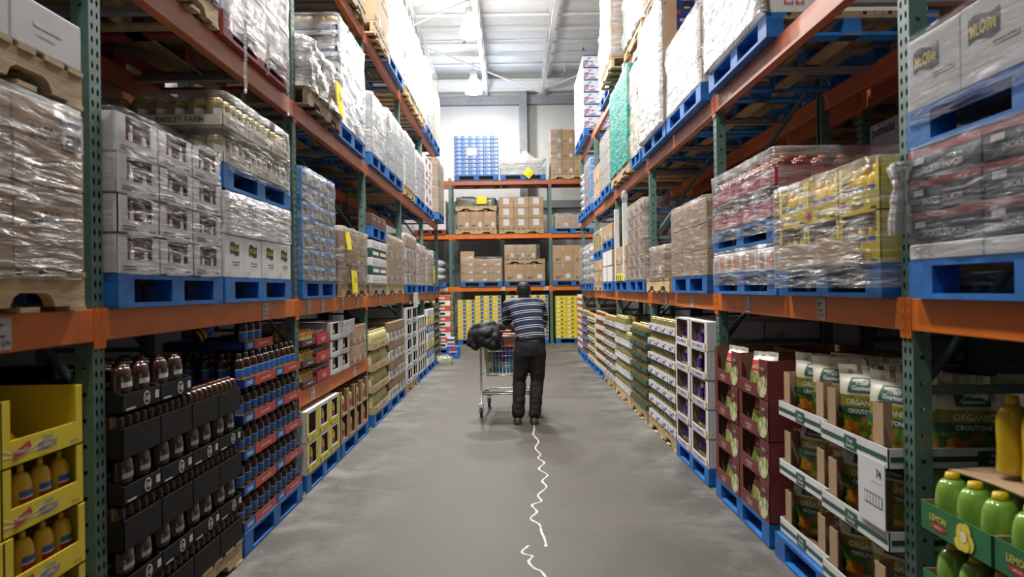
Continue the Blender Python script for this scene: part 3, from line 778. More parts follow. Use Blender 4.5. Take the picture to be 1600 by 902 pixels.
def tiers(fr, desc_b, name_b, bt, nb, tr, ncol, ntier, pitch, d, back=2, name_t='product_tray', desc_t='tray', parts=False, W=None, x0=0, z0=0, y0=.012, by=None, cat='bottle', skip=(), bz=.006, tail='', short=None, br=None, topback=None, jit=.004, bottles_in=None):
    """trays of bottles piled in tiers; the front bottles, those on the near end and those of the top tier"""
    W = W or fr.w-x0; w = W/ncol; sp = (w-.012)/nb; by = by or sp; tot = ncol*nb
    tb = back if topback is None else topback
    for t in range(ntier):
        for c in range(ncol):
            if (c, t) in skip: continue
            nc = fr.near(c, ncol)
            jy = RND.uniform(-jit, jit)
            thing(name_t, '%s, %s, %s from near end%s' % (desc_t, rowname(t, ntier).replace('row', 'tier'), NTH[nc], tail), 'tray', fr.P(x0+c*w+.002, y0-.01+jy, z0+t*pitch), fr.rz, tr(w-.004, d))
            if bottles_in and (c, t) not in bottles_in: continue
            for i in range(nb):
                n = fr.near(c*nb+i, tot)
                top = t == ntier-1 or (c, t+1) in skip
                for k in range(max(back if n == 0 else 1, tb if top else 1)):
                    lab = '%s, %s, %s from near end' % (desc_b, rowname(t, ntier).replace('row', 'tier'), NTH[n])
                    if k: lab = '%s, %s, %s from near end, %s back' % (desc_b, rowname(t, ntier).replace('row', 'tier'), NTH[n], NTH[k])
                    put(fr, bt, name_b, lab, cat, x0+c*w+.006+(i+.5)*sp+RND.uniform(-.003, .003), y0+by*.5+k*by+jy, z0+t*pitch+bz, parts and k < 2)
# generic cartons used on many pallets
def brown(key, txt=None, base=None, tape=True, side='F'):
    items = []
    if tape: items.append(('F', 'rect', .46, .72, .54, 1., M_tape))
    if txt: items += [(s, 'text', txt, .5, .45, .16, M_ink, .7) for s in ('F', 'L', 'R')]
    else:
        for s in ('F', 'L', 'R'): items += [(s, 'rect', .12, .2, .42, .24, M_ink), (s, 'rect', .12, .12, .32, .15, M_ink), (s, 'rect', .62, .15, .85, .4, M_tag)]
    return lambda w, d, h, r, c: carton(key, w, d, h, base or M_brown, [prints(*items)])
# ================================================================== LEFT RACK, FIRST SHELF
def left_first():
    # near end: brown cartons under a second pallet of pale boxes
    f = load('L', 1.66, 2.90, 1, 'wood', 'wrapped brown number cartons')
    def mk(w, d, h, r, c):
        it = [('F', 'text', '26507', .42, .62, .17, M_ink, .6), ('F', 'text', '12 COUNT CASE', .5, .3, .06, M_ink, .6)]
        if c == 2 and r == 1: it += [('F', 'rect', .66, .5, .98, .92, M_tag), ('F', 'text', '26507', .82, .82, .1, M_ink, .26), ('F', 'rect', .7, .55, .94, .7, M_ink)]
        return carton('num%d%d' % (r, c), w, d, h, M_brown, [prints(*it)])
    stack(f, mk, 'number_carton', 'carton', 'brown carton printed with 26507', '', 3, 2, .29, 2)
    wrap(f, 'brown number cartons', F30, .59, skirt=.03, amp=.006)
    f.z += .6
    pallet(f, 'wood', 'stacked pale grey boxes')
    stack(f, lambda w, d, h, r, c: carton('pg', w, d, h, M_greyw, [prints(('F', 'rect', .3, .5, .7, .6, M_tag), ('F', 'rect', .35, .35, .6, .4, M_tag))]), 'pale_carton', 'carton', 'pale grey carton above the brown ones', '', 3, 2, .17, 1, .5, y0=.0, skip=((2, 1),))
    g = Fr('L', 2.70, 2.98, 1, -.42)
    stack(g, lambda w, d, h, r, c: carton('zn', w, d, h, M_greyw, [prints(('F', 'rect', .1, .1, .9, .2, M_ink), ('F', 'text', 'NZ1', .5, .5, .35, M_ink, .7), ('L', 'text', 'NZ1', .5, .5, .3, M_ink, .7))]), 'black_print_carton', 'carton', 'grey carton with black print, recessed beside green post', '', 1, 4, .2, 1, .4)
    # ketchup
    f = load('L', 3.14, 4.27, 1, 'blue', 'white ketchup cartons')
    jug = bottle('ketchup', .062, .14, mat('ketchup_jug', (.17, .010, .010), .25, coat=.4), M_redp, [(0, 1, M_wht)], .7, .5, .8, .4, (.3, .55), ang=.09)
    def kc(w, d, h, r, c):
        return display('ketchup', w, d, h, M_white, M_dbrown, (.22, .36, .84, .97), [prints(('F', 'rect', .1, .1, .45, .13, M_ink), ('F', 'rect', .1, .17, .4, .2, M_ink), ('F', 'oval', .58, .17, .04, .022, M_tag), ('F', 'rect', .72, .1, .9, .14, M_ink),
                       ('L', 'text', 'KETCHUP', .5, .5, .2, M_redp, .6))])
    stack(f, kc, 'ketchup_carton', 'carton', 'white ketchup carton with cut-out window', '', 3, 4, .166, 2, gap=.01)
    for r in range(4):
        for c in range(3):
            for k in range(2):
                put(f, jug, 'ketchup_jug', 'dark red ketchup jug, %s carton row, %s column, %s one' % (rowname(r, 4).replace(' row', ''), NTH[c], ('near', 'far')[k]), 'jug', c*f.w/3+.135+k*.122, .058, r*.166+.02)
    wrap(f, 'white ketchup cartons', F15, .68, cap=False, amp=.006)
    # pickles below, paisley trays above
    f = load('L', 4.31, 5.60, 1, 'blue', 'white pickle cartons')
    pk = lambda w, d, h, r, c: carton('pickle', w, d, h, M_white, [prints(('F', 'wave', .28, .56, .72, .82, M_ink), ('F', 'text', 'Mt.Olive', .5, .69, .12, M_yel, .38), ('F', 'rect', .35, .36, .75, .385, M_ink), ('F', 'rect', .45, .3, .7, .32, M_ink), ('F', 'rect', .1, .04, .3, .16, M_tag))])
    stack(f, pk, 'pickle_carton', 'carton', 'white pickle carton with yellow and black emblem', '', 4, 2, .245, 2)
    wrap(f, 'upper white pickle cartons', F55, .24, z0=.25, cap=True, amp=.012, look='torn milky film')
    f.z += .50
    pallet(f, 'blue', 'upper trays of preserve jars')
    jar = bottle('preserve', .05, .155, M_olive, M_gold, [(0, 1, M_wht)], .78, .72, 1, .76, (.15, .6), caph=.1)
    tr = lambda w, d: tray('paisley', w, d, .062, M_cream, [prints(('F', 'text', 'PAISLEY FARM', .5, .55, .5, M_brownp, .9), ('L', 'text', 'PAISLEY FARM', .75, .55, .5, M_brownp, .44), ('L', 'text', 'PAISLEY FARM', .25, .55, .5, M_brownp, .44))])
    tiers(f, 'glass preserve jar in cream tray', 'preserve_jar', jar, 4, tr, 3, 2, .205, .96, back=9, topback=2, name_t='cream_tray', desc_t='cream tray lettered in dark brown', cat='jar', by=.105, parts=True)
    wrap(f, 'cream trays of preserve jars', F15, .40, amp=.012, D=.98, skirt=.04)
    # nut cereal cases
    f = load('L', 5.975, 7.10, 1, 'blue', 'blue nut snack cases', .03)
    stack(f, lambda w, d, h, r, c: carton('nuts%d' % (c % 2), w, d, h, M_lblu, [prints(('F', 'rect', .06, .06, .94, .72, M_nuts), ('F', 'rect', .1 + .3*(c % 2), .74, .5+.3*(c % 2), .92, M_wht), ('L', 'rect', .1, .15, .5, .8, M_nuts), ('L', 'rect', .6, .2, .92, .7, M_redp), ('L', 'rect', .1, .83, .9, .93, M_wht))], seam=False),
          'snack_case', 'carton', 'blue snack case with nut picture', '', 4, 7, .126, 2, .95)
    wrap(f, 'blue nut snack cases', F30, .89, D=.95, amp=.008)
    # slumped carton load with notes
    f = load('L', 7.22, 8.50, 1, 'wood', 'tan cartons bearing yellow notes', .06)
    stack(f, brown('tanA'), 'tan_carton', 'carton', 'tan carton under slumped film with notes', '', 3, 3, .165, 1, .9, jit=.02)
    wrap(f, 'tan cartons with yellow notes', F30, .56, amp=.022, slump=.12, D=.92)
    note(f, .3, -.035, -.1, .26, .22, 'bright yellow note low on the slumped tan carton load', 'D v I', .05, -.06)
    note(f, .12, -.03, .3, .2, .17, 'pale yellow note high on the slumped tan carton load', None, -.1, -.12)
    # third bay
    f = load('L', 8.84, 9.85, 1, 'dark', 'green and white stacked trays')
    stack(f, lambda w, d, h, r, c: carton('gw%d' % (r % 2), w, d, h, M_dgrn if r % 2 else M_white, [prints(('F', 'rect', .1, .3, .9, .7, M_wht if r % 2 else M_tag))]), 'green_white_case', 'carton', 'green or white case beside tall brown load', '', 2, 5, .1, 1, .9)
    f.z += .52
    pallet(f, 'blue', 'brown cookie trays')
    ck = lambda w, d, h, r, c: carton('cook', w, d, h, M_brownp, [prints(('F', 'text', 'Cookies', .5, .65, .25, M_cream, .5), ('L', 'text', 'Cookies', .5, .65, .25, M_cream, .5))])
    stack(f, ck, 'cookie_tray', 'carton', 'brown cookie case on raised blue pallet', '', 3, 1, .14, 3, .96)
    f = load('L', 9.92, 11.42, 1, 'wood', 'tall brown wrapped cartons')
    stack(f, brown('tall'), 'brown_carton', 'carton', 'tall brown carton beside the cookie trays', '', 3, 2, .31, 2, .95)
    wrap(f, 'tall brown cartons', F30, .64, D=.96, amp=.01)
    for a, b, n, base, h, rows, wr, desc in ((11.66, 12.92, 'mixed', M_food, .19, 4, F30, 'food case with coloured print'), (13.0, 14.28, 'greytan', M_brown, .17, 4, F55, 'greyish tan carton'),):
        f = load('L', a, b, 1, 'blue', {'mixed': 'coloured food cases', 'greytan': 'greyish tan cartons'}[n])
        stack(f, lambda w, d, h_, r, c: carton(n+str(r % 2), w, d, h_, M_brown if r % 2 else M_greyw, [prints(('F', 'rect', .1, .1, .9, .8, base), ('L', 'rect', .1, .1, .9, .8, M_tag))]), 'food_case' if n == 'mixed' else 'greyish_carton', 'carton', desc+' on first shelf', '', 3, rows, h, 1, .95)
        wrap(f, {'mixed': 'coloured food cases', 'greytan': 'greyish tan cartons'}[n], wr, rows*h+.02, D=.96, amp=.014)
    f = load('L', 14.48, 15.75, 1, 'blue', 'pinkish brown cartons')
    stack(f, brown('pink'), 'pinkish_carton', 'carton', 'pinkish brown carton under white film', '', 2, 3, .2, 1, .95)
    wrap(f, 'pinkish brown cartons', F55, .64, D=.96, amp=.02, peak=.2)
    note(f, .9, -.03, .05, .25, .3, 'yellow note on the last load of first shelf, left-side rack')
    f = load('L', 15.85, 17.1, 1, 'blue', 'white sacks')
    for i in range(5):
        mb = MB(); mb.ball((0, 0, .1), (.56, .45, .11), M_white, 18, 8)
        thing('white_sack', 'white sack on first shelf, left-side rack, %s' % ('lowest of the pile', 'second of the pile', 'third of the pile', 'fourth of the pile', 'topmost of the pile')[i], 'sack', f.P(.62+RND.uniform(-.04, .04), .5, i*.15), f.rz, mb.mesh('sack'))
left_first()
# ================================================================== LEFT RACK, SECOND SHELF
def left_second():
    f = load('L', 1.66, 2.9, 2, 'wood', 'grey cartons above the first post')
    stack(f, brown('up0'), 'upper_brown_carton', 'carton', 'brown carton over the near green post', '', 2, 2, .3)
    f = load('L', 3.14, 4.27, 2, 'wood', 'blue and white cases')
    stack(f, lambda w, d, h, r, c: carton('bw', w, d, h, M_white, [prints(('F', 'rect', 0, .0, 1, .5, M_lblu), ('R', 'rect', 0, 0, 1, .5, M_lblu))]), 'blue_white_case', 'carton', 'blue and white case beside the red pallet', '', 3, 3, .22)
    wrap(f, 'blue and white cases', F30, .7)
    f = load('L', 4.33, 5.62, 2, 'red', 'white cartons with green print')
    stack(f, lambda w, d, h, r, c: carton('wg', w, d, h, M_white, [prints(('F', 'rect', .2, .35, .34, .75, M_tag), ('F', 'rect', .55, .35, .7, .75, M_grn), ('F', 'rect', .57, .4, .68, .7, M_wht))]), 'green_print_carton', 'carton', 'white carton with small green print', '', 5, 4, .26)
    wrap(f, 'white cartons with green print', F30, 1.06, skirt=.1)
    for i, (x, l) in enumerate(((.14, .42), (.98, .36), (.55, .2))):
        mb = MB(); pts = [(.02*noise.noise(Vector((i*7, q*.7, 1)))*q*.3, 0, -l*q/8) for q in range(9)]
        mb.tube(pts, .009, F55, 5)
        thing('film_strand', 'twisted strand of film hanging from the red pallet, %s' % ('longer one near the wooden pallet', 'far one near the green post', 'short one between two others')[i], 'plastic wrap', f.P(x, -.075, -.02), f.rz, mb.mesh('strand'))
    f = load('L', 5.98, 7.14, 2, 'dark', 'slumped white bundle', .09)
    stack(f, brown('slump'), 'bundle_carton', 'carton', 'carton hidden in slumped white bundle', '', 2, 2, .15, 1, .8, x0=.1, W=.9)
    wrap(f, 'slumped bundle', F85, .5, amp=.03, slump=.5, D=.95, look='white film')
    note(f, .82, -.05, -.02, .26, .3, 'yellow note stuck on the slumped white bundle, second shelf', 'DvI', .1, -.1)
    f = load('L', 7.2, 8.52, 2, 'blue', 'trays of pickled spears')
    jar = bottle('spear', .062, .17, M_olive, M_gold, [(0, 1, M_blup)], .8, .75, 1, .78, (.1, .4), caph=.09)
    tr = lambda w, d: tray('spear', w, d, .09, M_dblu, [prints(('L', 'text', 'Kosher Dill Spears', .5, .7, .22, M_wht, .5), ('F', 'text', 'Kosher', .5, .6, .3, M_wht, .6), ('L', 'rect', 0, 0, 1, .42, M_wht))])
    tiers(f, 'jar of pickled spears in blue tray', 'spear_jar', jar, 4, tr, 3, 5, .2, .95, back=7, topback=1, name_t='blue_tray', desc_t='blue and white tray of pickled spears', cat='jar')
    wrap(f, 'blue trays of pickled spears', F55, 1.0, D=.97, amp=.012, cap=False)
    M_gc = mat('shadowed_grey_cardboard', (.42, .43, .45), .5, rnd=.1)  # carton grey with shadow mixed into it
    for a, b, h, q in ((8.86, 9.95, .68, 'shorter'), (10.0, 11.42, .76, 'longer')):
        f = load('L', a, b, 2, 'blue', q+' grey wrapped load')
        stack(f, lambda w, d, h_, r, c: carton('grey', w, d, h_, M_gc, [prints(('F', 'rect', .2, .3, .8, .6, M_tag))]), 'grey_carton', 'carton', 'grey carton in the %s grey load' % q, '', 2, 4, h/4)
        wrap(f, q+' grey load', F55, h+.02, amp=.014)
    f = load('L', 11.66, 12.9, 2, 'wood', 'white cases with red dots')
    stack(f, lambda w, d, h, r, c: carton('rd', w, d, h, M_white, [prints(('F', 'rect', .1, .1, .9, .9, M_colwht))]), 'dotted_case', 'carton', 'white case with coloured print', '', 3, 5, .16)
    wrap(f, 'white cases with coloured print', F55, .82, amp=.01)
    f = load('L', 13.0, 14.3, 2, 'blue', 'green banded white cases')
    stack(f, lambda w, d, h, r, c: carton('gb', w, d, h, M_white, [prints(('F', 'rect', 0, .3, 1, .6, M_colwht))]), 'banded_case', 'carton', 'white case with greenish band', '', 3, 5, .15)
    wrap(f, 'white cases with greenish bands', F55, .77, amp=.012)
    f = load('L', 14.48, 15.7, 2, 'blue', 'red striped white cases')
    stack(f, lambda w, d, h, r, c: carton('rs', w, d, h, M_white, [prints(('F', 'rect', .05, .3, .5, .7, M_redp), ('L', 'rect', .1, .3, .5, .7, M_redp))]), 'red_stripe_case', 'carton', 'white case with a red stripe', '', 2, 4, .24)
    f = load('L', 15.85, 17.08, 2, 'blue', 'large wrapped tan carton', .16)
    stack(f, brown('big'), 'large_tan_carton', 'carton', 'large tan carton at the rack end', '', 3, 2, .55, 1, .8)
    wrap(f, 'large tan cartons', F30, 1.12, D=.82, amp=.01)
left_second()
# ================================================================== LEFT RACK, THIRD SHELF
def left_third():
    f = load('L', 7.2, 8.6, 3, 'dark', 'tan cartons highest near the top edge', .06)
    stack(f, brown('t3a'), 'high_tan_carton', 'carton', 'high tan carton over the pickled spears', '', 3, 2, .45)
    note(f, .75, -.02, .25, .25, .3, 'yellow note on the high tan cartons near the top edge')
    f = load('L', 8.86, 9.98, 3, 'wood', 'tan cartons of the third bay', .1)
    stack(f, brown('t3b'), 'bright_tan_carton', 'carton', 'bright tan carton on third shelf', '', 2, 3, .4)
    for a, b, st, h, sl, pk, q in ((10.03, 11.42, 'blue', 1.75, .0, 0, 'bluish white'), (11.66, 12.9, 'wood', 1.35, .25, .0, 'lumpy white'), (12.95, 14.28, 'wood', 1.3, .18, .2, 'ragged white'), (14.5, 15.7, 'blue', 1.35, .08, 0, 'pale'), (15.8, 17.15, 'blue', 1.1, .05, 0, 'last')):
        f = load('L', a, b, 3, st, q+' wrapped load', .08)
        stack(f, lambda w, d, h_, r, c: carton('w3'+q[0], w, d, h_, M_white, [prints(('F', 'rect', .1, .2, .9, .8, M_colwht))]), 'white_case', 'carton', 'white case inside the %s load' % q, '', 2, 3, h*(1-sl)/3.3)
        wrap(f, q+' load', F85 if q != 'bluish white' else F55, h, amp=.025, slump=sl, peak=pk, look='white film')
    mb = MB(); mb.box(0, 0, 0, .05, .01, 1.2, M_yelp)
    thing('yellow_strap', 'yellow strap down the last white load, third shelf', 'strap', f.P(.1, -.05, .0), f.rz, mb.mesh('strap'))
left_third()
# ================================================================== LEFT RACK, FLOOR LEVEL
def left_floor():
    # yellow mustard trays by the first post
    f = load('L', 1.95, 2.88, 0, 'blue', 'yellow mustard trays')
    mb_ = bottle('mustard', .048, .2, M_yelp, M_yelp, [(0, .2, M_cream), (.2, .3, M_yelp), (.3, .72, M_redp), (.72, .78, M_wht), (.78, 1, M_blup)], .55, .22, .62, .26, (.1, .56), caph=.16, ang=.27)
    def mt(w, d):
        def mk():
            m = MB(); t = .005; h = .215
            m.box(0, 0, 0, w, d, t, M_yel); m.box(0, d-t, 0, w, d, h, M_inner)
            for x in (0, w-t): m.box(x, 0, 0, x+t, d, h, M_yel)
            m.box(0, 0, 0, w, t, .085, M_yel); m.box(0, 0, .085, .045, t, h, M_yel); m.box(w-.045, 0, .085, w, t, h, M_yel)
            fr = m.face('F', w, d, h)
            for k in range(7):
                a = PI*(.05+.9*k/6); c = Vector((.1, 0, .03)); r = .09 if .25 < a/PI < .75 else .16
                p = [c, c+Vector((r*math.cos(a-.09), 0, abs(r*math.sin(a-.09))*.34)), c+Vector((r*math.cos(a+.09), 0, abs(r*math.sin(a+.09))*.34))]
                m.poly([Vector((min(w-.01, max(.004, q.x)), -.0008, min(.08, q.z))) for q in p], mat('pale_yellow_print', (.8, .74, .4), .5))
            m.poly([fr[0]+Vector((x, -.001, z)) for x, z in ((.055, .02), (.125, .04), (.15, .05), (.14, .072), (.07, .05), (.06, .045))], M_redp)
            m.text(fr, "French's", .1, .047, .016, M_wht, .07, e=.0016)
            m.text(fr, 'Classic', .24, .065, .016, M_blup, .1, e=.001); m.text(fr, 'YELLOW', .24, .038, .03, M_blup, .11, e=.001)
            m.text(fr, '4/20 OZ', w-.06, .02, .01, M_ink, .06, e=.001)
            m.text(m.face('R', w, d, h), 'MUSTARD', d/2, .1, .04, M_redp, .3)
            return m.mesh('mustard_tray')
        return cached(('mtray', w), mk)
    tiers(f, 'yellow mustard bottle in yellow tray', 'mustard_bottle', mb_, 4, mt, 2, 5, .218, .7, back=1, name_t='mustard_tray', desc_t='yellow mustard tray with red flag print', parts=True, topback=1, bottles_in={(c, t) for c in range(2) for t in range(4)}, by=.09)
    put(f, mb_, 'mustard_bottle', 'yellow mustard bottle standing alone in the open top tray', 'bottle', .5, .07, 4*.218+.008, True)
    mb_l = put(f, mb_, 'mustard_bottle', 'yellow mustard bottle lying on its side in the top tray', 'bottle', .56, .14, 4*.218+.04, True); mb_l.rotation_euler = (0, PI/2, f.rz)
    # dark drink in black trays
    f = load('L', 3.14, 4.50, 0, 'wood', 'black trays of dark syrup', .06)
    flat = bottle('syrup', .066, .185, M_glass_dark, M_amber, [(0, .62, speckle('dark_syrup_label', ['#150d0a', '#241a16', '#7a7470', '#1c1310', '#3c3430', '#140c0a'], 45, .3)), (.62, .8, M_tag), (.8, 1, speckle('dark_syrup_label', [], 1))], .74, .62, .5, .5, (.12, .74), caph=.05, ang=.25)
    def btray(w, d):
        return tray('blk', w, d, .075, M_black, [prints(('F', 'oval', .62, .5, .09, .4, M_wht), ('F', 'oval', .62, .5, .07, .32, M_black), ('F', 'text', '100', .62, .5, .3, M_wht, .12), ('F', 'rect', .06, .12, .3, .22, M_tag), ('F', 'rect', .84, .35, .95, .8, M_tag))], hs=.14)
    def btray2(w, d): return tray('blk2', w, d, .125, M_black, [prints(('L', 'rect', .1, .4, .25, .7, M_tag))])
    for t in range(6):
        z = t*.187; nm = rowname(t, 6).replace('row', 'tier')
        face = t % 2 == 1
        cols = range(4) if t < 5 else range(2)
        for c in cols:
            w = f.w/4
            if face:
                thing('black_tray', 'low black tray with white round mark, %s, %s from near end' % (nm, NTH[c]), 'tray', f.P(c*w+.004, 0, z), f.rz, btray(w-.012, .9))
                for i in range(2):
                    for k in range(4 if (c == 0 or t == 5) else 1):
                        put(f, flat, 'syrup_bottle', 'dark syrup bottle label forward, %s, %s from near end%s' % (nm, NTH[c*2+i], ', %s back' % NTH[k] if k else ''), 'bottle', c*w+.09+i*.155, .05+k*.078, z+.006, c < 2 and k == 0)
            else:
                thing('tall_black_tray', 'tall plain black tray, %s, %s from near end' % (nm, NTH[c]), 'tray', f.P(c*w+.003, 0, z), f.rz, btray2(w-.008, .9))
                for i in range(5):
                    o = put(f, flat, 'edge_syrup_bottle', 'dark syrup bottle edge forward, %s, %s from near end' % (nm, NTH[c*5+i]), 'bottle', c*w+.034+i*.066, .078, z+.004); o.rotation_euler.z += PI/2
                if c == 0:
                    for k in range(3): put(f, flat, 'edge_syrup_bottle', 'dark syrup bottle on near end, %s, %s back from the aisle' % (nm, NTH[k+1]), 'bottle', .075, .2+k*.15, z+.004)
    # chocolate syrup
    f = load('L', 4.57, 5.82, 0, 'blue', 'red and blue chocolate syrup trays', .05)
    ch = bottle('choc', .046, .20, M_choc, M_choc, [(0, .12, M_yel), (.12, .3, M_brownp), (.3, .42, M_yel), (.42, .5, M_redp), (.5, .95, mat('bright_blue_label', (.02, .2, .66), .35)), (.95, 1, M_wht)], .66, .5, .85, .52, (.06, .55), caph=.16)
    ct = lambda w, d: tray('choc', w, d, .058, M_dblu, [prints(('F', 'rect', .33, .0, 1, 1, mat('scarlet_print', (.55, .045, .025), .45)), ('F', 'rect', .06, .2, .27, .8, M_lblu), ('F', 'text', 'SYRUP', .165, .5, .35, M_wht, .18), ('F', 'text', 'genuine chocolate', .66, .5, .4, M_wht, .5), ('L', 'text', 'chocolate syrup', .82, .5, .4, M_lblu, .3))])
    tiers(f, 'chocolate syrup bottle with blue label', 'chocolate_bottle', ch, 5, ct, 2, 5, .212, .9, back=4, topback=3, name_t='chocolate_tray', desc_t='red and blue chocolate syrup tray', parts=True, by=.1)
    thing('chocolate_tray', 'red and blue chocolate syrup tray lying highest, holding three bottles', 'tray', f.P(.18, .05, 5*.212), f.rz, ct(.55, .5))
    for i in range(3): put(f, ch, 'chocolate_bottle', 'chocolate syrup bottle in the highest tray, %s from near end' % NTH[i], 'bottle', .26+i*.13, .1, 5*.212+.006, True)
    o = put(f, ch, 'chocolate_bottle', 'chocolate syrup bottle tipped over behind the black trays', 'bottle', .05, .3, 5*.212+.09, True); o.rotation_euler = (.5, .9, f.rz)
    # third bay: mustard jugs below the low beam
    f = load('L', 5.98, 7.14, 0, 'blue', 'white and yellow mustard jug cartons', .04)
    jug = bottle('mjug', .085, .215, M_yelp, M_yelp, [(0, .3, M_blup), (.3, .8, M_redp)], .66, .35, .75, .36, (.25, .55), caph=.12, ang=.16)
    M_jug = mat('lime_yellow_print', (.74, .64, .03), .5)
    jc = lambda w, d, h, r, c: display('mjug', w, d, h, M_white, M_inner, (.2, .24, .8, .9 if r == 0 else 1.), [prints(('F', 'rect', .0, .0, 1, .22, M_jug), ('F', 'rect', 0, .2, .12, 1, M_jug), ('F', 'rect', .86, .2, 1, 1, M_jug), ('F', 'rect', .06, .05, .16, .17, M_redp), ('F', 'text', 'MUSTARD', .56, .11, .09, M_grn, .6))], top=r == 0)
    stack(f, jc, 'mustard_jug_carton', 'carton', 'white and yellow carton for mustard jugs', '', 3, 2, .245, 2, .9)
    for r in range(2):
        for c in range(3):
            if (r, c) == (1, 0): continue
            put(f, jug, 'mustard_jug', 'yellow mustard jug in its carton, %s row, %s from near end' % (('bottom', 'top')[r], NTH[c]), 'jug', (c+.5)*f.w/3, .072, r*.245+.008, True)
    f = load('L', 7.2, 8.55, 0, 'blue', 'brown window cartons of dressing', .04)
    dj = bottle('dress', .075, .205, mat('dressing_jug', (.55, .43, .09), .25, coat=.3), M_yelp, [(0, 1, M_redp)], .68, .4, .75, .4, (.25, .5), caph=.12, ang=.24)
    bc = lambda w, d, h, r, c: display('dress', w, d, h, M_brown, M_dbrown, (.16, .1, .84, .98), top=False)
    stack(f, bc, 'dressing_carton', 'carton', 'brown window carton of yellow dressing', '', 4, 2, .24, 1, .9)
    for r in range(2):
        for c in range(4): put(f, dj, 'dressing_jug', 'yellow dressing jug with red label, %s row, %s from near end' % (('bottom', 'top')[r], NTH[c]), 'jug', (c+.5)*f.w/4, .066, r*.24+.008, True)
    # on the low beam
    f = Fr('L', 5.99, 8.60, 0, .02, .803)
    mb = MB(); mb.box(0, .06, -.012, 2.6, .84, -.002, M_grey)
    thing('shelf_deck', 'grey deck resting on the low beam above mustard jugs', 'shelf deck', f.P(0, 0, 0), f.rz, mb.mesh('deck'))
    sb = bottle('ybot', .036, .125, mat('amber_yellow_bottle', (.66, .36, .03), .25, coat=.3), M_yelp, [(0, 1, mat('pale_label_print', (.75, .7, .35), .4))], .66, .4, .8, .4, (.1, .55), caph=.14)
    t1 = lambda w, d: tray('ybr', w, d, .055, M_brownp, [prints(('F', 'rect', .3, .4, .7, .6, M_tag))])
    tiers(f, 'small amber yellow bottle above low beam', 'amber_bottle', sb, 5, t1, 1, 3, .162, .8, back=3, name_t='brown_tray', desc_t='dark brown tray of amber bottles', W=.42)
    sb2 = bottle('rbot', .036, .11, M_sauce, M_wht, [(0, 1, M_wht)], .66, .5, .8, .5, (.1, .55), caph=.14)
    t2 = lambda w, d: tray('rtr', w, d, .09, M_redp, [prints(('F', 'text', 'SAUCE', .5, .5, .35, M_wht, .6))])
    tiers(f, 'small white-labelled sauce bottle in red tray', 'sauce_bottle', sb2, 5, t2, 1, 3, .155, .8, back=2, name_t='red_tray', desc_t='dark red tray with white lettering', W=.44, x0=.43)
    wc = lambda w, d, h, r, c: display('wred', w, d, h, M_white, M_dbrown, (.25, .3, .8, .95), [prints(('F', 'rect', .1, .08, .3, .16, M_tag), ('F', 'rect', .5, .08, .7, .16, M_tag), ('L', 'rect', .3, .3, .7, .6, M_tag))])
    rj = bottle('rjug', .055, .1, mat('dark_red_jug', (.14, .015, .012), .2, coat=.4), M_wht, [(0, 1, M_wht)], .7, .5, .8, .5, (.1, .4))
    stack(f, wc, 'white_window_carton', 'carton', 'white window carton of red jugs', '', 2, 3, .158, 1, .8, W=.82, x0=.9)
    for r in range(3):
        for c in range(2): put(f, rj, 'red_jug', 'dark red jug in white window carton, %s, %s from near end' % (rowname(r, 3), NTH[c]), 'jug', .9+(c+.53)*.41, .055, r*.158+.05)
    mb = MB(); mb.box(0, 0, 0, .5, .006, .13, M_white); f2 = (Vector((0, -.001, 0)), Vector((1, 0, 0)), Vector((0, 0, 1))); mb.rect(f2, .05, .09, .2, .1, M_tag); mb.rect(f2, .05, .03, .45, .035, M_tag)
    thing('white_flap', 'loose white carton lid leaning at the top of the window cartons', 'carton lid', f.P(1.3, -.03, .34), f.rz, mb.mesh('flap'), rot=(.05, -.03, f.rz))
    stack(f, brown('lowb'), 'plain_carton', 'carton', 'plain brown carton above the dressing jugs', '', 3, 2, .2, 1, .8, W=.86, x0=1.74)
    # fourth bay: pale bottles, brown and white cases
    f = load('L', 8.84, 9.95, 0, 'blue', 'tan trays of pale yellow bottles', .05)
    pb = bottle('pale', .052, .215, M_pale, M_pale, [(0, 1, mat('pale_green_label', (.5, .52, .2), .4))], .62, .38, .8, .5, (.2, .55), seg=10, ang=.3)
    pt = lambda w, d: tray('pale', w, d, .085, mat('tan_tray_card', (.55, .4, .25), .6), [prints(('F', 'oval', .3, .5, .12, .2, M_brown))])
    tiers(f, 'pale yellow bottle in tan tray', 'pale_bottle', pb, 4, pt, 2, 4, .245, .9, back=2, name_t='tan_tray', desc_t='tan tray of pale yellow bottles', by=.1)
    f = load('L', 10.0, 11.44, 0, 'blue', 'alternating brown and white cases', .05)
    def alt(w, d, h, r, c):
        if r % 2: return carton('altb', w, d, h, M_dbrown, [prints(('F', 'oval', .3, .5, .04, .03, M_wht), ('F', 'oval', .6, .5, .04, .03, M_wht))])
        return carton('altw', w, d, h, M_white, [prints(('F', 'rect', .05, .35, .3, .98, M_dbrown), ('F', 'rect', .37, .35, .63, .98, M_tag), ('F', 'rect', .7, .35, .95, .98, M_dbrown), ('F', 'rect', .1, .08, .4, .2, M_blup))])
    stack(f, alt, 'two_tone_case', 'carton', lambda r, c: 'dark brown case in alternating pile' if r % 2 else 'white-fronted case in alternating pile', '', 4, 8, .125, 1, .9)
    # fifth bay: white cartons with dark windows
    f = load('L', 11.66, 12.92, 0, 'wood', 'white cartons with dark windows', .05)
    dwin = lambda w, d, h, r, c: display('dwin', w, d, h, M_white, M_black, (.18, .26, .86, .9), [prints(('F', 'rect', .1, .07, .6, .16, M_blup), ('F', 'rect', .48, .26, .56, .9, M_wht))])
    stack(f, dwin, 'dark_window_carton', 'carton', 'white carton with two dark windows', '', 2, 5, .23, 1, .9)
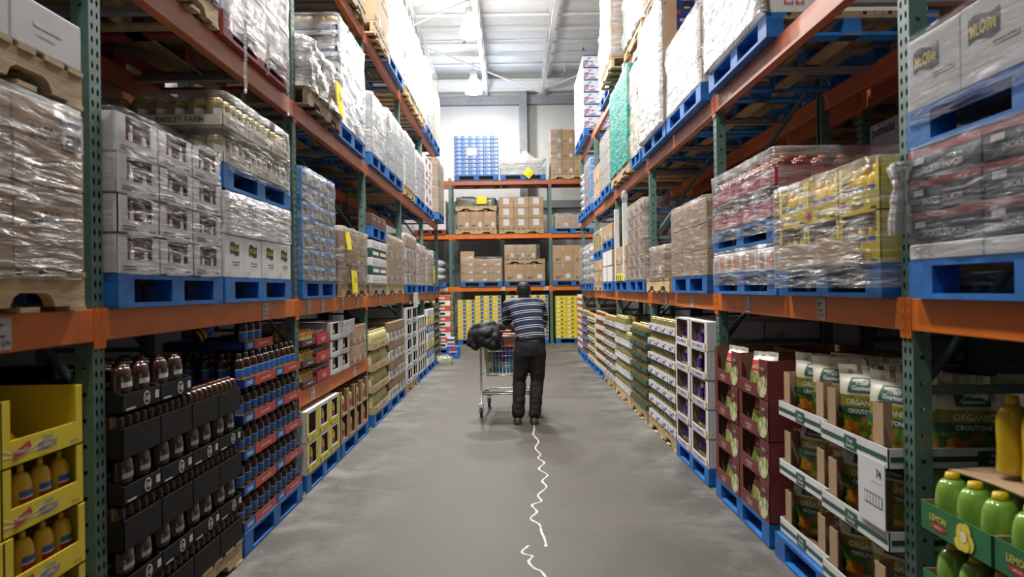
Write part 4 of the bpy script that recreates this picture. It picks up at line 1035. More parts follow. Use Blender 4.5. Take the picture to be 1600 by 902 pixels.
    mb = MB(); mb.box(0, 0, 0, .55, .005, .24, M_white); f2 = (Vector((0, -.001, 0)), Vector((1, 0, 0)), Vector((0, 0, 1))); mb.text(f2, 'N', .2, .07, .08, M_redp); mb.rect(f2, .05, .18, .4, .19, M_tag)
    thing('price_board', 'white board with red letter on top of the dark window cartons', 'sign', f.P(.7, -.02, 1.14), f.rz, mb.mesh('board'))
    f = load('L', 13.0, 14.3, 0, 'blue', 'white cartons with red corners', .05)
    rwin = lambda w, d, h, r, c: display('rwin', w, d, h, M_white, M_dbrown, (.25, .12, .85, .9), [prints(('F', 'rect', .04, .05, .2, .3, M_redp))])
    stack(f, rwin, 'red_corner_carton', 'carton', 'white window carton with red corner', '', 4, 4, .24, 1, .9)
    f = load('L', 14.48, 15.7, 0, 'blue', 'blue and yellow banded cases', .05)
    byc = lambda w, d, h, r, c: carton('byc%d' % (r % 3), w, d, h, (M_white, M_blup, M_yel)[r % 3], [prints(('F', 'rect', .2, .2, .8, .8, M_colwht))])
    stack(f, byc, 'banded_tray', 'carton', 'white, blue or yellow case by green trays', '', 3, 7, .15, 1, .9)
    f = load('L', 15.8, 17.12, 0, 'blue', 'green trays of small jars', .05)
    gj = bottle('gj', .04, .11, M_olive, M_gold, None, .8, .7, 1, .74, seg=8)
    gt = lambda w, d: tray('gt', w, d, .09, M_dgrn, [prints(('F', 'rect', .2, .3, .8, .6, M_tag))])
    tiers(f, 'small jar in dark green tray', 'green_tray_jar', gj, 4, gt, 3, 8, .145, .9, back=1, name_t='dark_green_tray', desc_t='dark green tray with white strip', cat='jar')
    # beyond the rack end, facing down the aisle
    f = Fr('L', 18.4, 19.2, 0); f.o = Vector((-2.5, 18.9, 0)); f.rz = 0; f.c, f.s_ = 1, 0; f.w = .98; f.side = 'E'; f.where = 'beyond the left-side rack'; f.y = 19
    pallet(f, 'blue', 'red and white juice cases')
    stack(f, lambda w, d, h, r, c: carton('rw%d' % (r % 2), w, d, h, mat('vermilion_print', (.6, .09, .02), .45) if r % 2 else M_white, [prints(('F', 'rect', .1, .3, .6, .7, M_tag if r % 2 else M_black), ('R', 'rect', 0, .1, 1, .9, M_food))]), 'juice_case', 'carton', 'red or white juice case past rack end, left', '', 3, 10, .128, 1, .9)
left_floor()
# ================================================================== RIGHT RACK, FLOOR LEVEL
def right_floor():
    # lime juice in green trays next to the first post
    f = load('R', 1.60, 2.90, 0, 'blue', 'green trays of lime juice', .05)
    lj = bottle('lime', .058, .215, M_lime, M_capy, None, .52, .36, 1, .42, seg=18, caph=.1)
    def gt(w, d):
        def mk():
            m = MB(); t = .004; h = .105
            m.box(0, 0, 0, w, d, t, M_inner); m.box(0, d-t, 0, w, d, h, M_inner)
            for x in (0, w-t): m.box(x, 0, 0, x+t, d, h, M_inner); m.box(x-.0008 if x == 0 else x+t, 0, 0, x if x == 0 else x+t+.0008, d, h, M_grn)
            m.box(0, 0, 0, w, t, h, M_grn)
            fr = m.face('F', w, d, h)
            ml = mat('lemon_print', (.75, .62, .06), .45); mo = mat('lemon_outline_print', (.3, .3, .04), .45)
            for k, (u, v, a, b) in enumerate(((.62, .055, .032, .04), (.68, .07, .028, .03), (.72, .04, .03, .03), (.6, .025, .03, .022), (.67, .03, .03, .025), (.66, .055, .02, .02))):
                m.oval(fr, w*u, v, a+.002, b+.002, mo, e=.0006+.0008*k); m.oval(fr, w*u, v, a, b, ml if k < 5 else mat('lemon_slice_print', (.8, .75, .4), .45), e=.001+.0008*k)
            m.text(fr, 'LEMON', w*.28, .065, .024, ml, w*.36, e=.0015); m.oval(fr, w*.28, .035, .05, .012, M_redp, e=.001); m.text(fr, 'LIME JUICE', w*.28, .035, .009, M_wht, .08, e=.002)
            return m.mesh('green_tray')
        return cached(('gtray', w), mk)
    tiers(f, 'lime juice bottle with yellow cap', 'lime_bottle', lj, 3, gt, 3, 3, .255, .85, back=3, topback=3, name_t='green_tray', desc_t='green juice tray printed with lemons', parts=True, by=.135)
    mb = MB(); n = 10
    V = [(x*1.25/n, y*.9/4, .03*math.sin(x*.7+y)*.3-.02*(1-x/n)) for y in range(5) for x in range(n+1)]
    Fc = [(y*(n+1)+x, y*(n+1)+x+1, (y+1)*(n+1)+x+1, (y+1)*(n+1)+x) for y in range(4) for x in range(n)]
    mb.add(V, Fc, M_brown); mb.add([(a, b, c-.004) for a, b, c in V], [q[::-1] for q in Fc], M_brown)
    thing('cardboard_sheet', 'flat brown cardboard sheet lying over the lime juice bottles', 'cardboard sheet', f.P(0, .105, .745), f.rz, mb.mesh('sheet'))
    yb = bottle('ybig', .052, .27, mat('yellow_juice_bottle', (.62, .42, .02), .15, coat=.5), M_capy, None, .62, .36, 1, .42, seg=18, waist=.06)
    for i, x in enumerate((.2, .34)): put(f, yb, 'yellow_juice_bottle', 'tall yellow juice bottle standing on the cardboard sheet, %s from near end' % NTH[1-i], 'bottle', x, .22, .755, True)
    # croutons
    bagm = lambda: pouch('crouton', .34, .36, .11, [(.42, M_salad), (.62, M_bagol), (1.0, M_cream2)],
        [('#', .05, .95, .37, .47, M_dgrn), ('CROUTONS', .42, .055, M_wht), ('ORGANIC', .535, .075, M_wht), ('SEASONED', .6, .03, M_yelp), ('#', .28, .72, .66, .84, M_dgrn), ('Fresh', .785, .06, M_wht), ('Gourmet', .715, .055, M_wht)], 3)
    f = load('R', 3.12, 4.50, 0, 'blue', 'white-edged crouton trays', .06)
    def ct(w, d):
        def mk():
            m = MB(); t = .005; h = .085
            m.box(0, 0, 0, w, d, t, M_inner); m.box(0, d-t, 0, w, d, h, M_white); m.box(0, 0, 0, w, t, h, M_white)
            for x in (0, w-t): m.box(x, 0, 0, x+t, d, h, M_white)
            for fc, ww in (('F', w), ('R', d)):
                fr = m.face(fc, w, d, h); m.rect(fr, .01, .03, ww-.01, .052, M_dgrn); m.rect(fr, ww*.4, .012, ww*.58, .072, M_dgrn, e=.0008); m.text(fr, 'Fresh', ww*.49, .052, .018, M_wht, .08, e=.0016); m.text(fr, 'Gourmet', ww*.49, .03, .016, M_wht, .08, e=.0016)
            return m.mesh('crouton_tray')
        return cached(('ctray', w, d), mk)
    pil = cached('pillar', lambda: (lambda a: (a.box(0, 0, 0, .09, .004, .25, M_brown), a.box(0, .004, 0, .004, .08, .25, M_brown), a.mesh('pillar'))[2])(MB()))
    w = f.w/2
    for t in range(3):
        z = t*.335; tn = ('bottom', 'middle', 'top')[t]
        for c in range(2):
            x = c*w; nm = 'near' if c == 1 else 'far'; dx = -.012 if c == 0 else 0; dy = .03 if c == 0 else 0
            o = thing('crouton_tray', 'white crouton tray with green stripe, %s tier, %s stack' % (tn, nm), 'tray', f.P(x+.004, dy, z), f.rz, ct(w-.008, .9))
            for j, (px, py) in enumerate(((.06, .012), (w-.16, .012), (w-.16, .55))):
                part('corner_pillar', pil, o, (px, py, .006))
            bags = [(.16+.02*t, .075), (.42, .10), (.2, .24), (.46, .27)] if (c, t) != (0, 1) else [(.24, .08), (.46, .14)]
            for j, (bx, by) in enumerate(bags):
                thing('crouton_bag', 'cream and green bag of organic croutons, %s tier, %s stack, %s along' % (tn, nm, NTH[j]), 'bag', f.P(x+bx-.13+RND.uniform(-.02, .02), by+dy, z+.008), 0, bagm(), rot=(RND.uniform(-.1, .05), RND.uniform(-.06, .06), f.rz+RND.uniform(.3, .65)))
            if c == 1:
                for j in range(2):
                    p = f.P(w*2-.1, .2+.3*j, z+.008)
                    thing('crouton_bag', 'bag of organic croutons facing the first post, %s tier, %s back' % (tn, NTH[j]), 'bag', p, 0, bagm(), rot=(-.06, .04, 0))
    mb = MB(); mb.box(0, 0, 0, .24, .004, .27, M_white); fr = (Vector((0, -.001, 0)), Vector((1, 0, 0)), Vector((0, 0, 1)))
    mb.text(fr, '74', .19, .22, .035, M_ink); mb.rect(fr, .06, .08, .22, .13, M_ink)
    for i in range(6): mb.rect(fr, .065+.026*i, .084, .085+.026*i, .126, M_white, e=.0006)
    mb.rect(fr, .12, .18, .22, .185, M_tag)
    thing('barcode_sign', 'white panel numbered 74 with barcode hanging on the crouton tray', 'sign', f.P(f.w-.25, -.012, .42), f.rz, mb.mesh('panel'))
    # maroon salad topping display
    f = load('R', 4.60, 5.80, 0, 'blue', 'maroon salad topping cartons', .06)
    def mc(w, d, h, r, c):
        def dec(m, w, d, h):
            fr = m.face('F', w, d, h)
            m.oval(fr, w*.82, h*.3, w*.15, h*.26, M_cauli, e=.0012); m.oval(fr, w*.9, h*.45, w*.09, h*.16, M_cauli, e=.0018)
            m.text(fr, 'Garlic Butter', w*.36, h*.2, h*.07, M_cream, w*.5, e=.001); m.text(fr, 'Salad Blend', w*.36, h*.11, h*.06, M_cream, w*.5, e=.001)
            m.oval(fr, w*.85, h*.78, w*.1, h*.1, M_brownp, e=.0012); m.text(fr, 'Fresh', w*.85, h*.78, h*.07, M_cream, w*.16, e=.003)
            f2 = m.face('R', w, d, h); m.oval(f2, d*.4, h*.6, .04, .03, M_brownp); m.text(f2, 'Salad Toppings', d*.5, h*.3, h*.1, M_cream, d*.7, e=.001)
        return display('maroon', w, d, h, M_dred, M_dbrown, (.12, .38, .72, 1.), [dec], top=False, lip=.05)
    stack(f, mc, 'maroon_carton', 'carton', 'maroon display carton of salad toppings', '', 2, 4, .243, 2, .9)
    tb = pouch('topping', .3, .25, .09, [(.5, M_cauli), (.78, M_redp), (1., M_cream2)], [('ACCENTS', .62, .1, M_cream)], 9)
    for t in range(4):
        for c in range(2):
            thing('topping_bag', 'pale green and red salad topping bag, %s, %s stack' % (rowname(t, 4), ('far', 'near')[c]), 'bag', f.P(c*.6+.1, .062, t*.243+.008), 0, tb, rot=(-.1, RND.uniform(-.1, .1), f.rz+RND.uniform(.1, .35)))
    # white cartons of purple bags
    f = load('R', 6.02, 7.20, 0, 'blue', 'white cartons of purple bags', .06)
    M_rib = mat('orange_rosette_print', (.72, .33, .06), .45)
    def pc(w, d, h, r, c):
        def dec(m, w, d, h):
            fr = m.face('F', w, d, h)
            m.rect(fr, w*.1, h*.05, w*.75, h*.17, mat('lilac_print', (.45, .36, .55), .5)); m.text(fr, 'MUNCHIES', w*.5, h*.11, h*.07, M_purple if False else M_dblu, w*.4, e=.001)
            m.oval(fr, w*.9, h*.14, .028, .028, M_rib, e=.001)
            f2 = m.face('R', w, d, h)
            for a in ((.06, .06, .94, .075), (.06, .925, .94, .94), (.06, .06, .07, .94), (.93, .06, .94, .94)): m.rect(f2, a[0]*d, a[1]*h, a[2]*d, a[3]*h, M_tag)
            m.oval(f2, d*.28, h*.52, .036, .036, M_rib, e=.0008); m.oval(f2, d*.28, h*.52, .018, .018, M_gold, e=.0014)
            for s in (-1, 1): m.poly([f2[0]+Vector((.0007, d*.28+s*.004, h*.52-.02)), f2[0]+Vector((.0007, d*.28+s*.03, h*.52-.02)), f2[0]+Vector((.0007, d*.28+s*.028, h*.52-.075)), f2[0]+Vector((.0007, d*.28+s*.016, h*.52-.06)), f2[0]+Vector((.0007, d*.28+s*.006, h*.52-.075))][::s], M_rib)
        return display('purple', w, d, h, M_white, M_inner, (.08, .24, .86, .95), [dec], lip=.02)
    stack(f, pc, 'purple_bag_carton', 'carton', 'white carton with orange rosette and purple bags', '', 2, 5, .228, 2, .9, gap=.008)
    pb = pouch('purple', .15, .19, .045, [(.26, M_cauli), (.84, M_purple), (1., mat('clear_bag_top', (.3, .24, .2), .25))], [], 5)
    for t in range(5):
        for c in range(2):
            for k in range(2):
                thing('purple_bag', 'purple bag in white carton, %s, %s column, %s one' % (rowname(t, 5), ('far', 'near')[c], ('far', 'near')[k]), 'bag', f.P(c*.59+.07+k*.24, .05, t*.228+.008), 0, pb, rot=(RND.uniform(-.16, .02), RND.uniform(-.12, .12), f.rz+RND.uniform(-.1, .45)))
    def jars(a, b, st, what, dj, nj, jr, jh, body, lab, ncol, nt, pitch, nbt, base, decs, dt, nt_name, top=2, sk=(), cap=M_gold, hf=None):
        f = load('R', a, b, 0, st, what, .05)
        jb = bottle(nj, jr, jh, body, cap, lab, .78, .72, 1, .76, (.1, .5), seg=10, caph=.1)
        tr = lambda w, d: tray('t'+nj, w, d, hf or pitch*.43, base, [prints(*decs)])
        tiers(f, dj, nj+'_jar', jb, nbt, tr, ncol, nt, pitch, .9, back=1, topback=top, name_t=nt_name, desc_t=dt, cat='jar', skip=sk, bz=.006)
        return f
    jars(7.28, 8.72, 'wood', 'white jar trays with blue prints', 'green jar in white tray with blue print', 'artichoke', .046, .14, M_pick, [(0, 1, M_cream)], 4, 7, .158, 3, M_white, [('F', 'rect', .25, .2, .6, .85, M_blup), ('F', 'rect', .3, .55, .55, .8, M_wht), ('F', 'rect', .68, .6, .8, .9, M_redp)], 'white jar tray with blue print', 'white_tray')
    jars(8.88, 10.06, 'wood', 'dark green trays of jars', 'jar in dark green tray', 'mushroom', .042, .125, M_olive, None, 3, 7, .14, 4, M_dgrn, [('F', 'oval', .5, .5, .07, .2, M_redp)], 'dark green jar tray with red dot', 'green_jar_tray')
    jars(10.12, 11.55, 'wood', 'white trays of big pickle jars', 'pickle jar in white notched tray', 'pickle', .06, .19, M_pick, None, 3, 5, .205, 4, M_white, [('F', 'oval', .2, .8, .05, .12, M_ink), ('F', 'oval', .5, .8, .05, .12, M_ink), ('F', 'oval', .8, .8, .05, .12, M_ink), ('F', 'rect', .1, .2, .9, .25, M_tag)], 'white notched pickle tray', 'pickle_tray', sk=((2, 4),))
    jars(11.72, 13.0, 'wood', 'white trays of tall jars', 'tall olive jar in white tray', 'olive', .04, .15, M_pick, None, 3, 6, .165, 4, M_white, [('F', 'rect', .2, .3, .4, .8, M_ink), ('F', 'rect', .6, .3, .8, .8, M_ink)], 'white olive jar tray', 'olive_tray', top=1)
    jars(13.08, 14.4, 'blue', 'cream trays of red sauce', 'red sauce jar in cream tray', 'sauce', .046, .14, M_sauce, [(0, 1, M_cream)], 3, 6, .17, 4, M_cream, [('F', 'rect', .1, .3, .9, .6, M_tag)], 'cream tray of red sauce jars', 'sauce_tray', top=1)
    jars(14.6, 15.85, 'blue', 'pale trays of brown jars', 'brown jar in pale tray', 'brine', .045, .15, M_olive, [(0, 1, M_wht)], 3, 5, .19, 4, M_cream, [('F', 'rect', .1, .3, .9, .6, M_dgrn)], 'pale tray of brown jars', 'brine_tray', top=1)
    jars(15.92, 17.2, 'blue', 'blue trays of yellow jars', 'yellow-topped jar in blue tray', 'mayo', .045, .13, M_olive, None, 3, 6, .16, 4, M_blup, [('F', 'rect', .2, .3, .5, .8, M_wht)], 'blue tray of yellow-topped jars', 'mayo_tray', top=1, cap=M_yelp)
    # red and white stack past the rack end
    f = Fr('R', 17.5, 18.6, 0, .02); f.where = 'past the right-side rack'
    pallet(f, 'blue', 'red and white cases')
    stack(f, lambda w, d, h, r, c: carton('rws%d' % (r % 2), w, d, h, M_white, [prints(('F', 'rect', 0, .05, 1, .5, mat('vermilion_print', (.6, .09, .02), .45)), ('R', 'rect', 0, .05, 1, .5, mat('vermilion_print', (.6, .09, .02), .45)))]), 'striped_case', 'carton', 'white case with red stripe past the rack', '', 3, 9, .14, 3, .9)
right_floor()
# ================================================================== RIGHT RACK, FIRST SHELF
def right_first():
    M_dgc = mat('charcoal_carton_print', (.06, .065, .08), .45, namt=.2, nscale=20)
    f = load('R', 1.55, 2.96, 1, 'blue', 'dark fish cartons', .05)
    dk = lambda w, d, h, r, c: carton('fish%d' % (r == 0), w, d, h, M_white if r == 0 else M_dgc, [] if r == 0 else [prints(('F', 'rect', 0, .76, 1, .98, mat('dull_red_print', (.3, .05, .06), .45)), ('F', 'text', 'SMOKED SALMON', .5, .3, .2, M_tag, .7), ('F', 'rect', .1, .5, .25, .7, M_tag), ('R', 'text', 'SMOKED SALMON', .5, .4, .18, M_tag, .7))], seam=False)
    f0 = Fr('R', 1.55, 2.96, 1, .05); f0.z = f.z
    stack(f, lambda w, d, h, r, c: dk(w, d, .06, 0, c), 'white_base_tray', 'carton', 'white tray beneath the dark fish cartons', '', 3, 1, .06, 1, .95)
    f.z += .062
    stack(f, lambda w, d, h, r, c: dk(w, d, h, 1, c), 'fish_carton', 'carton', 'charcoal carton with red stripe and pale lettering', '', 3, 3, .117, 2, .95)
    wrap(f, 'charcoal fish cartons', F_dark, .36, amp=.016, skirt=.05, look='crinkled greyish film')
    f.z += .355
    pallet(f, 'blue', 'big white pickle boxes', d=.95)
    bx = lambda w, d, h, r, c: carton('bigp', w, d, h, M_greyw, [prints(('F', 'wave', .14, .5, .62, .8, M_ink), ('F', 'text', 'Mt.Olive', .38, .65, .17, M_yel, .4), ('F', 'rect', .5, .36, .88, .43, M_tag), ('F', 'rect', .52, .38, .86, .41, M_ink))])
    stack(f, bx, 'big_pickle_box', 'carton', 'big white box with yellow and black emblem', '', 4, 1, .27, 2, .9)
    wrap(f, 'big white pickle boxes', F15, .28, amp=.006, D=.92, cap=False, skirt=.06)
    mb = MB(); mb.add(*[(lambda V, Fc: (V, Fc))(*film_mesh(.03, .05, .26, 3, amp=.018, step=.025))][0], F30, True)
    thing('film_tail', 'loose crumpled film tail hanging beside the first post', 'plastic wrap', f.P(.0, -.06, -.46), f.rz, mb.mesh('tail'))
    # mustard under film
    f = load('R', 3.14, 4.34, 1, 'blue', 'wrapped yellow mustard trays', .07)
    mb_ = CACHE[('btl', 'mustard')]
    def yt(w, d):
        return display('ymt', w, d, .215, M_yel, M_yel, (.09, .42, .91, 1.), [prints(('F', 'rect', .06, .08, .2, .3, M_redp), ('F', 'text', 'YELLOW', .5, .16, .1, M_dblu, .3), ('F', 'text', 'Classic', .5, .3, .06, M_dblu, .25), ('F', 'rect', .8, .06, .93, .1, M_ink), ('R', 'text', 'MUSTARD', .4, .5, .15, M_redp, .5))], top=False)
    tiers(f, 'yellow mustard bottle under film', 'wrapped_mustard_bottle', mb_, 4, yt, 3, 2, .217, .9, back=4, topback=4, name_t='yellow_tray', desc_t='film-wrapped yellow mustard tray', by=.085, parts=True)
    mb = MB(); mb.box(0, -.02, 0, .95, -.012, .11, M_brown)
    thing('cardboard_strip', 'brown cardboard strip under film across lower mustard trays', 'cardboard sheet', f.P(.12, -.012, .02), 0, mb.mesh('strip'), rot=(0, .03, f.rz))
    wrap(f, 'yellow mustard trays', F30, .45, amp=.014, D=.93, slump=.06, y0=-.03, skirt=.1)
    # juice above, small cases beneath
    f = load('R', 4.42, 5.80, 1, 'blue', 'pale orange snack cases', .06, d=.95)
    oc = lambda w, d, h, r, c: carton('gcase', w, d, h, M_white, [prints(('F', 'rect', .1, .15, .35, .85, mat('pale_orange_print', (.7, .3, .15), .5)), ('F', 'rect', .5, .15, .85, .85, mat('pale_orange_print', (.7, .3, .15), .5)), ('R', 'oval', .3, .7, .09, .07, M_brownp), ('R', 'text', 'Go', .55, .25, .3, M_ink, .2))])
    stack(f, oc, 'orange_print_case', 'carton', 'white case with pale orange blocks', '', 4, 1, .14, 2, .9)
    wrap(f, 'pale orange snack cases', F30, .16, amp=.015, D=.92, skirt=.08)
    f.z += .165
    pallet(f, 'blue', 'red juice cases', d=.95)
    M_mag = mat('crimson_print', (.38, .03, .07), .4)
    rjb = bottle('rjuice', .045, .16, mat('red_juice_bottle', (.16, .02, .03), .15, coat=.4), mat('orange_cap_plastic', (.7, .2, .05), .4), [(0, 1, M_mag)], .7, .5, 1, .5, (.1, .6))
    rt = lambda w, d: tray('rjt', w, d, .1, M_mag, [prints(('F', 'rect', .2, .2, .5, .8, mat('pink_print', (.6, .25, .28), .4)), ('R', 'oval', .25, .5, .09, .035, M_grn), ('R', 'text', 'JUICE', .25, .5, .25, M_wht, .14), ('R', 'rect', .55, .1, .8, .9, M_dgrn), ('R', 'rect', .58, .15, .77, .5, M_tag))])
    tiers(f, 'red juice bottle with orange cap', 'red_juice_bottle', rjb, 4, rt, 4, 2, .185, .93, back=8, topback=3, name_t='crimson_tray', desc_t='crimson tray of red juice', by=.11)
    wrap(f, 'red juice trays', F30, .40, amp=.012, D=.95, skirt=.08)
    # third bay: brown cartons
    f = load('R', 6.03, 7.35, 1, 'blue', 'tall wrapped brown cartons', .05)
    tk = lambda w, d, h, r, c: carton('tk', w, d, h, M_brown, [prints(('R', 'text', 'T K', .8, .55, .2, M_ink, .3), ('R', 'rect', .66, .25, .94, .3, M_ink), ('F', 'rect', .1, .2, .4, .25, M_tag))])
    stack(f, tk, 'lettered_brown_carton', 'carton', 'brown carton lettered in black', '', 3, 3, .205, 2, .95)
    wrap(f, 'brown lettered cartons', F30, .63, amp=.012)
    f = load('R', 7.42, 8.66, 1, 'wood', 'single small brown carton', .07)
    stack(f, brown('single'), 'small_brown_carton', 'carton', 'small brown carton alone on wooden pallet', '', 1, 1, .33, 1, .5, W=.75, x0=.3)
    wrap(f, 'small brown carton', F30, .38, amp=.02, D=.6, W=.85, x0=.25, slump=.25)
    # fourth bay
    f = load('R', 8.90, 10.1, 1, 'blue', 'tall coloured food cases', .05)
    stack(f, lambda w, d, h, r, c: carton('tf', w, d, h, M_brown if r < 4 else M_greyw, [prints(('F', 'rect', .05, .1, .95, .9, M_food), ('R', 'rect', .1, .05, .9, .95, M_blup), ('R', 'rect', .3, .3, .8, .8, M_food))]), 'food_print_case', 'carton', 'tall-stacked case with food print, blue end', '', 3, 6, .155, 2, .95)
    wrap(f, 'food print cases', F30, .95, amp=.01)
    f = load('R', 10.15, 11.5, 1, 'blue', 'white shelf display load', .05)
    stack(f, brown('disp'), 'display_load_carton', 'carton', 'tan carton between two white posts', '', 2, 2, .24, 1, .9, W=1.0, x0=.2)
    for i, x in enumerate((.12, .95)):
        mb = MB(); mb.box(0, 0, 0, .09, .06, 1.05, M_white)
        thing('white_post', 'upright white cardboard post at the display load, %s one' % ('far', 'near')[i], 'cardboard post', f.P(x, -.01, 0), f.rz, mb.mesh('post'))
    mb = MB(); mb.ball((0, 0, .08), (.05, .05, .1), F55, 10, 8); thing('film_tuft', 'tuft of film on top of the near white post', 'plastic wrap', f.P(.99, .02, 1.05), f.rz, mb.mesh('tuft'))
    stack(f, lambda w, d, h, r, c: carton('ysm', w, d, h, M_yel, [prints(('F', 'rect', .1, .1, .5, .9, M_ink))]), 'small_yellow_case', 'carton', 'small yellow case before the white posts', '', 3, 1, .1, 1, .2, W=.6, x0=.3, y0=-.02)
    # fifth and sixth bays
    f = load('R', 11.75, 13.0, 1, 'blue', 'white-fronted tan cases', .05)
    stack(f, lambda w, d, h, r, c: carton('wt', w, d, h, M_brown, [prints(('F', 'rect', .05, .05, .95, .95, M_white))]), 'white_front_case', 'carton', 'white-fronted tan case, fifth bay', '', 2, 2, .25, 1, .9)
    f.z += .51; pallet(f, 'blue', 'upper tan cartons')
    stack(f, brown('up5'), 'upper_tan_carton', 'carton', 'upper tan carton, fifth bay', '', 2, 1, .25, 1, .9)
    f = load('R', 13.1, 14.45, 1, 'wood', 'yellow bundle load', .05)
    stack(f, brown('yb5'), 'bundle_base_carton', 'carton', 'tan carton below yellow bundle', '', 2, 2, .2, 1, .9)
    f.z += .41; pallet(f, 'blue', 'yellow food bundle')
    stack(f, lambda w, d, h, r, c: carton('yf', w, d, h, M_yel, [prints(('F', 'rect', .2, .1, .8, .9, M_food))]), 'yellow_food_case', 'carton', 'yellow food case in bundle', '', 3, 2, .13, 1, .9)
    wrap(f, 'yellow food bundle', F30, .36, amp=.02, peak=.15)
    for a, b, q in ((14.6, 15.85, 'silvery'), (15.95, 17.25, 'whitish')):
        f = load('R', a, b, 1, 'blue', q+' bagged load', .07)
        for i in range(4):
            mb = MB(); mb.ball((0, 0, .12), (.6, .47, .13), M_greyw if q[0] == 's' else M_white, 18, 8)
            thing('bulk_bag', 'bulky %s bag on first shelf, %s of its pile' % (q, ORD[i] if i < 3 else 'top'), 'sack', f.P(.62+RND.uniform(-.05, .05), .48, .012+i*.17), f.rz, mb.mesh('bag'))
        wrap(f, q+' bags', F30, .76, amp=.02, D=.95)
right_first()
# ================================================================== RIGHT RACK, SECOND AND THIRD SHELF
def right_upper():
    f = load('R', 1.6, 2.9, 2, 'blue', 'white cases with dark ends', .0)
    stack(f, lambda w, d, h, r, c: carton('wd', w, d, h, M_white, [prints(('F', 'rect', .1, .1, .3, .9, M_ink))]), 'dark_end_case', 'carton', 'white case over the big pickle boxes', '', 3, 2, .25)
    f = load('R', 4.50, 5.82, 2, 'blue', 'energy drink cases', .07)
    cn = bottle('can', .027, .12, M_dblu, M_grey, [(0, 1, M_greyw)], .9, .8, 1, .8, (.3, .7), seg=10, caph=.04)
    rb = lambda w, d: tray('rbull', w, d, .085, M_white, [prints(('R', 'text', 'Red Bull', .83, .62, .3, M_redp, .2), ('R', 'text', 'Red Bull', .5, .62, .3, M_redp, .2), ('R', 'text', 'Red Bull', .17, .62, .3, M_redp, .2), ('R', 'oval', .83, .22, .02, .008, M_yel), ('R', 'oval', .5, .22, .02, .008, M_yel), ('R', 'oval', .17, .22, .02, .008, M_yel), ('R', 'rect', .333, 0, .336, 1, M_tag), ('R', 'rect', .664, 0, .667, 1, M_tag))])
    tiers(f, 'blue and silver drink can', 'drink_can', cn, 6, rb, 4, 3, .128, .93, back=15, topback=1, name_t='drink_tray', desc_t='white energy drink tray', cat='can', by=.06)
    wrap(f, 'energy drink cases', F85, 1.25, amp=.012, D=.04, y0=-.03, look='white film', cap=True)
    stack(f, lambda w, d, h, r, c: carton('edr', w, d, h, M_white, []), 'white_drink_case', 'carton', 'white case higher on the energy drink pallet', '', 3, 3, .27, 1, .9, z0=.4)
    M_pinkw = mat('pinkish_white_carton', (.66, .56, .54), .5)
    f = load('R', 6.03, 7.36, 2, 'blue', 'pinkish white wrapped load', .08)
    stack(f, lambda w, d, h, r, c: carton('pkw', w, d, h, M_pinkw, [prints(('F', 'rect', .1, .1, .9, .9, M_white))]), 'pinkish_white_carton', 'carton', 'pinkish white carton under film', '', 3, 3, .20)
    wrap(f, 'pinkish white load', F55, .64, amp=.012, cap=True)
    f = load('R', 7.42, 8.74, 2, 'blue', 'tall white wrapped cases', .08)
    pd = lambda w, d, h, r, c: carton('presi', w, d, h, M_dblu, [prints(('R', 'text', 'PRESIDON', .72, .8, .16, M_wht, .5), ('R', 'oval', .7, .4, .1, .06, M_yel), ('R', 'rect', .2, .1, .5, .3, M_redp), ('R', 'rect', .92, 0, 1, 1, M_white), ('F', 'rect', 0, 0, 1, 1, M_greyw))])
    stack(f, pd, 'blue_end_case', 'carton', 'deep blue case ended with yellow oval', '', 2, 6, .2, 3, .95)
    wrap(f, 'tall white cases', F85, 1.22, amp=.01, D=.05, y0=-.035, look='shiny white film')
    mb = MB(); mb.box(0, 0, 0, .012, .12, 1.2, M_brown); thing('corner_board', 'brown edge board down the corner of the tall white load', 'edge board', f.P(f.w+.004, .0, .0), f.rz, mb.mesh('board'))
    f = load('R', 8.90, 9.6, 2, 'blue', 'pale yellow bags', .08)
    stack(f, lambda w, d, h, r, c: carton('py', w, d, h, mat('pale_yellow_carton', (.66, .58, .3), .5), []), 'pale_yellow_case', 'carton', 'pale yellow case beside teal load', '', 1, 3, .2)
    f.z += .62; pallet(f, 'wood', 'hazy white cases beside teal load')
    stack(f, lambda w, d, h, r, c: carton('hw', w, d, h, M_greyw, []), 'hazy_white_case', 'carton', 'hazy white case beside teal load', '', 1, 1, .3)
    f.z -= .765
    wrap(f, 'pale yellow and hazy cases', F55, 1.05, amp=.02, skirt=.02)
    f = load('R', 9.66, 11.45, 2, 'wood', 'teal wrapped load', .09)
    stack(f, brown('teal'), 'teal_load_carton', 'carton', 'carton inside teal wrapped load', '', 2, 4, .29, 1, .9)
    wrap(f, 'cartons of the teal load', F_teal, 1.2, amp=.016, D=.92, look='bright teal film')
    mb = MB(); mb.box(0, 0, 0, .2, .12, .12, F85); thing('film_roll_end', 'bunched clear film on top of the teal load', 'plastic wrap', f.P(1.3, .0, 1.2), f.rz, mb.mesh('bunch'), rot=(.1, .15, f.rz))
    f = load('R', 11.76, 13.0, 2, 'blue', 'grey beige wrapped load', .07)
    stack(f, lambda w, d, h, r, c: carton('gbg', w, d, h, mat('grey_beige_carton', (.5, .47, .43), .6), []), 'grey_beige_carton', 'carton', 'grey beige carton behind second post', '', 2, 3, .27)
    wrap(f, 'grey beige load', F30, .84, amp=.008)
    f = load('R', 13.1, 14.46, 2, 'blue', 'tan cartons deep on second shelf', .03)
    stack(f, brown('d5'), 'deep_tan_carton', 'carton', 'tan carton deep on second shelf', '', 3, 2, .3)
    f = load('R', 14.6, 15.85, 2, 'blue', 'blue and yellow food bags', .07)
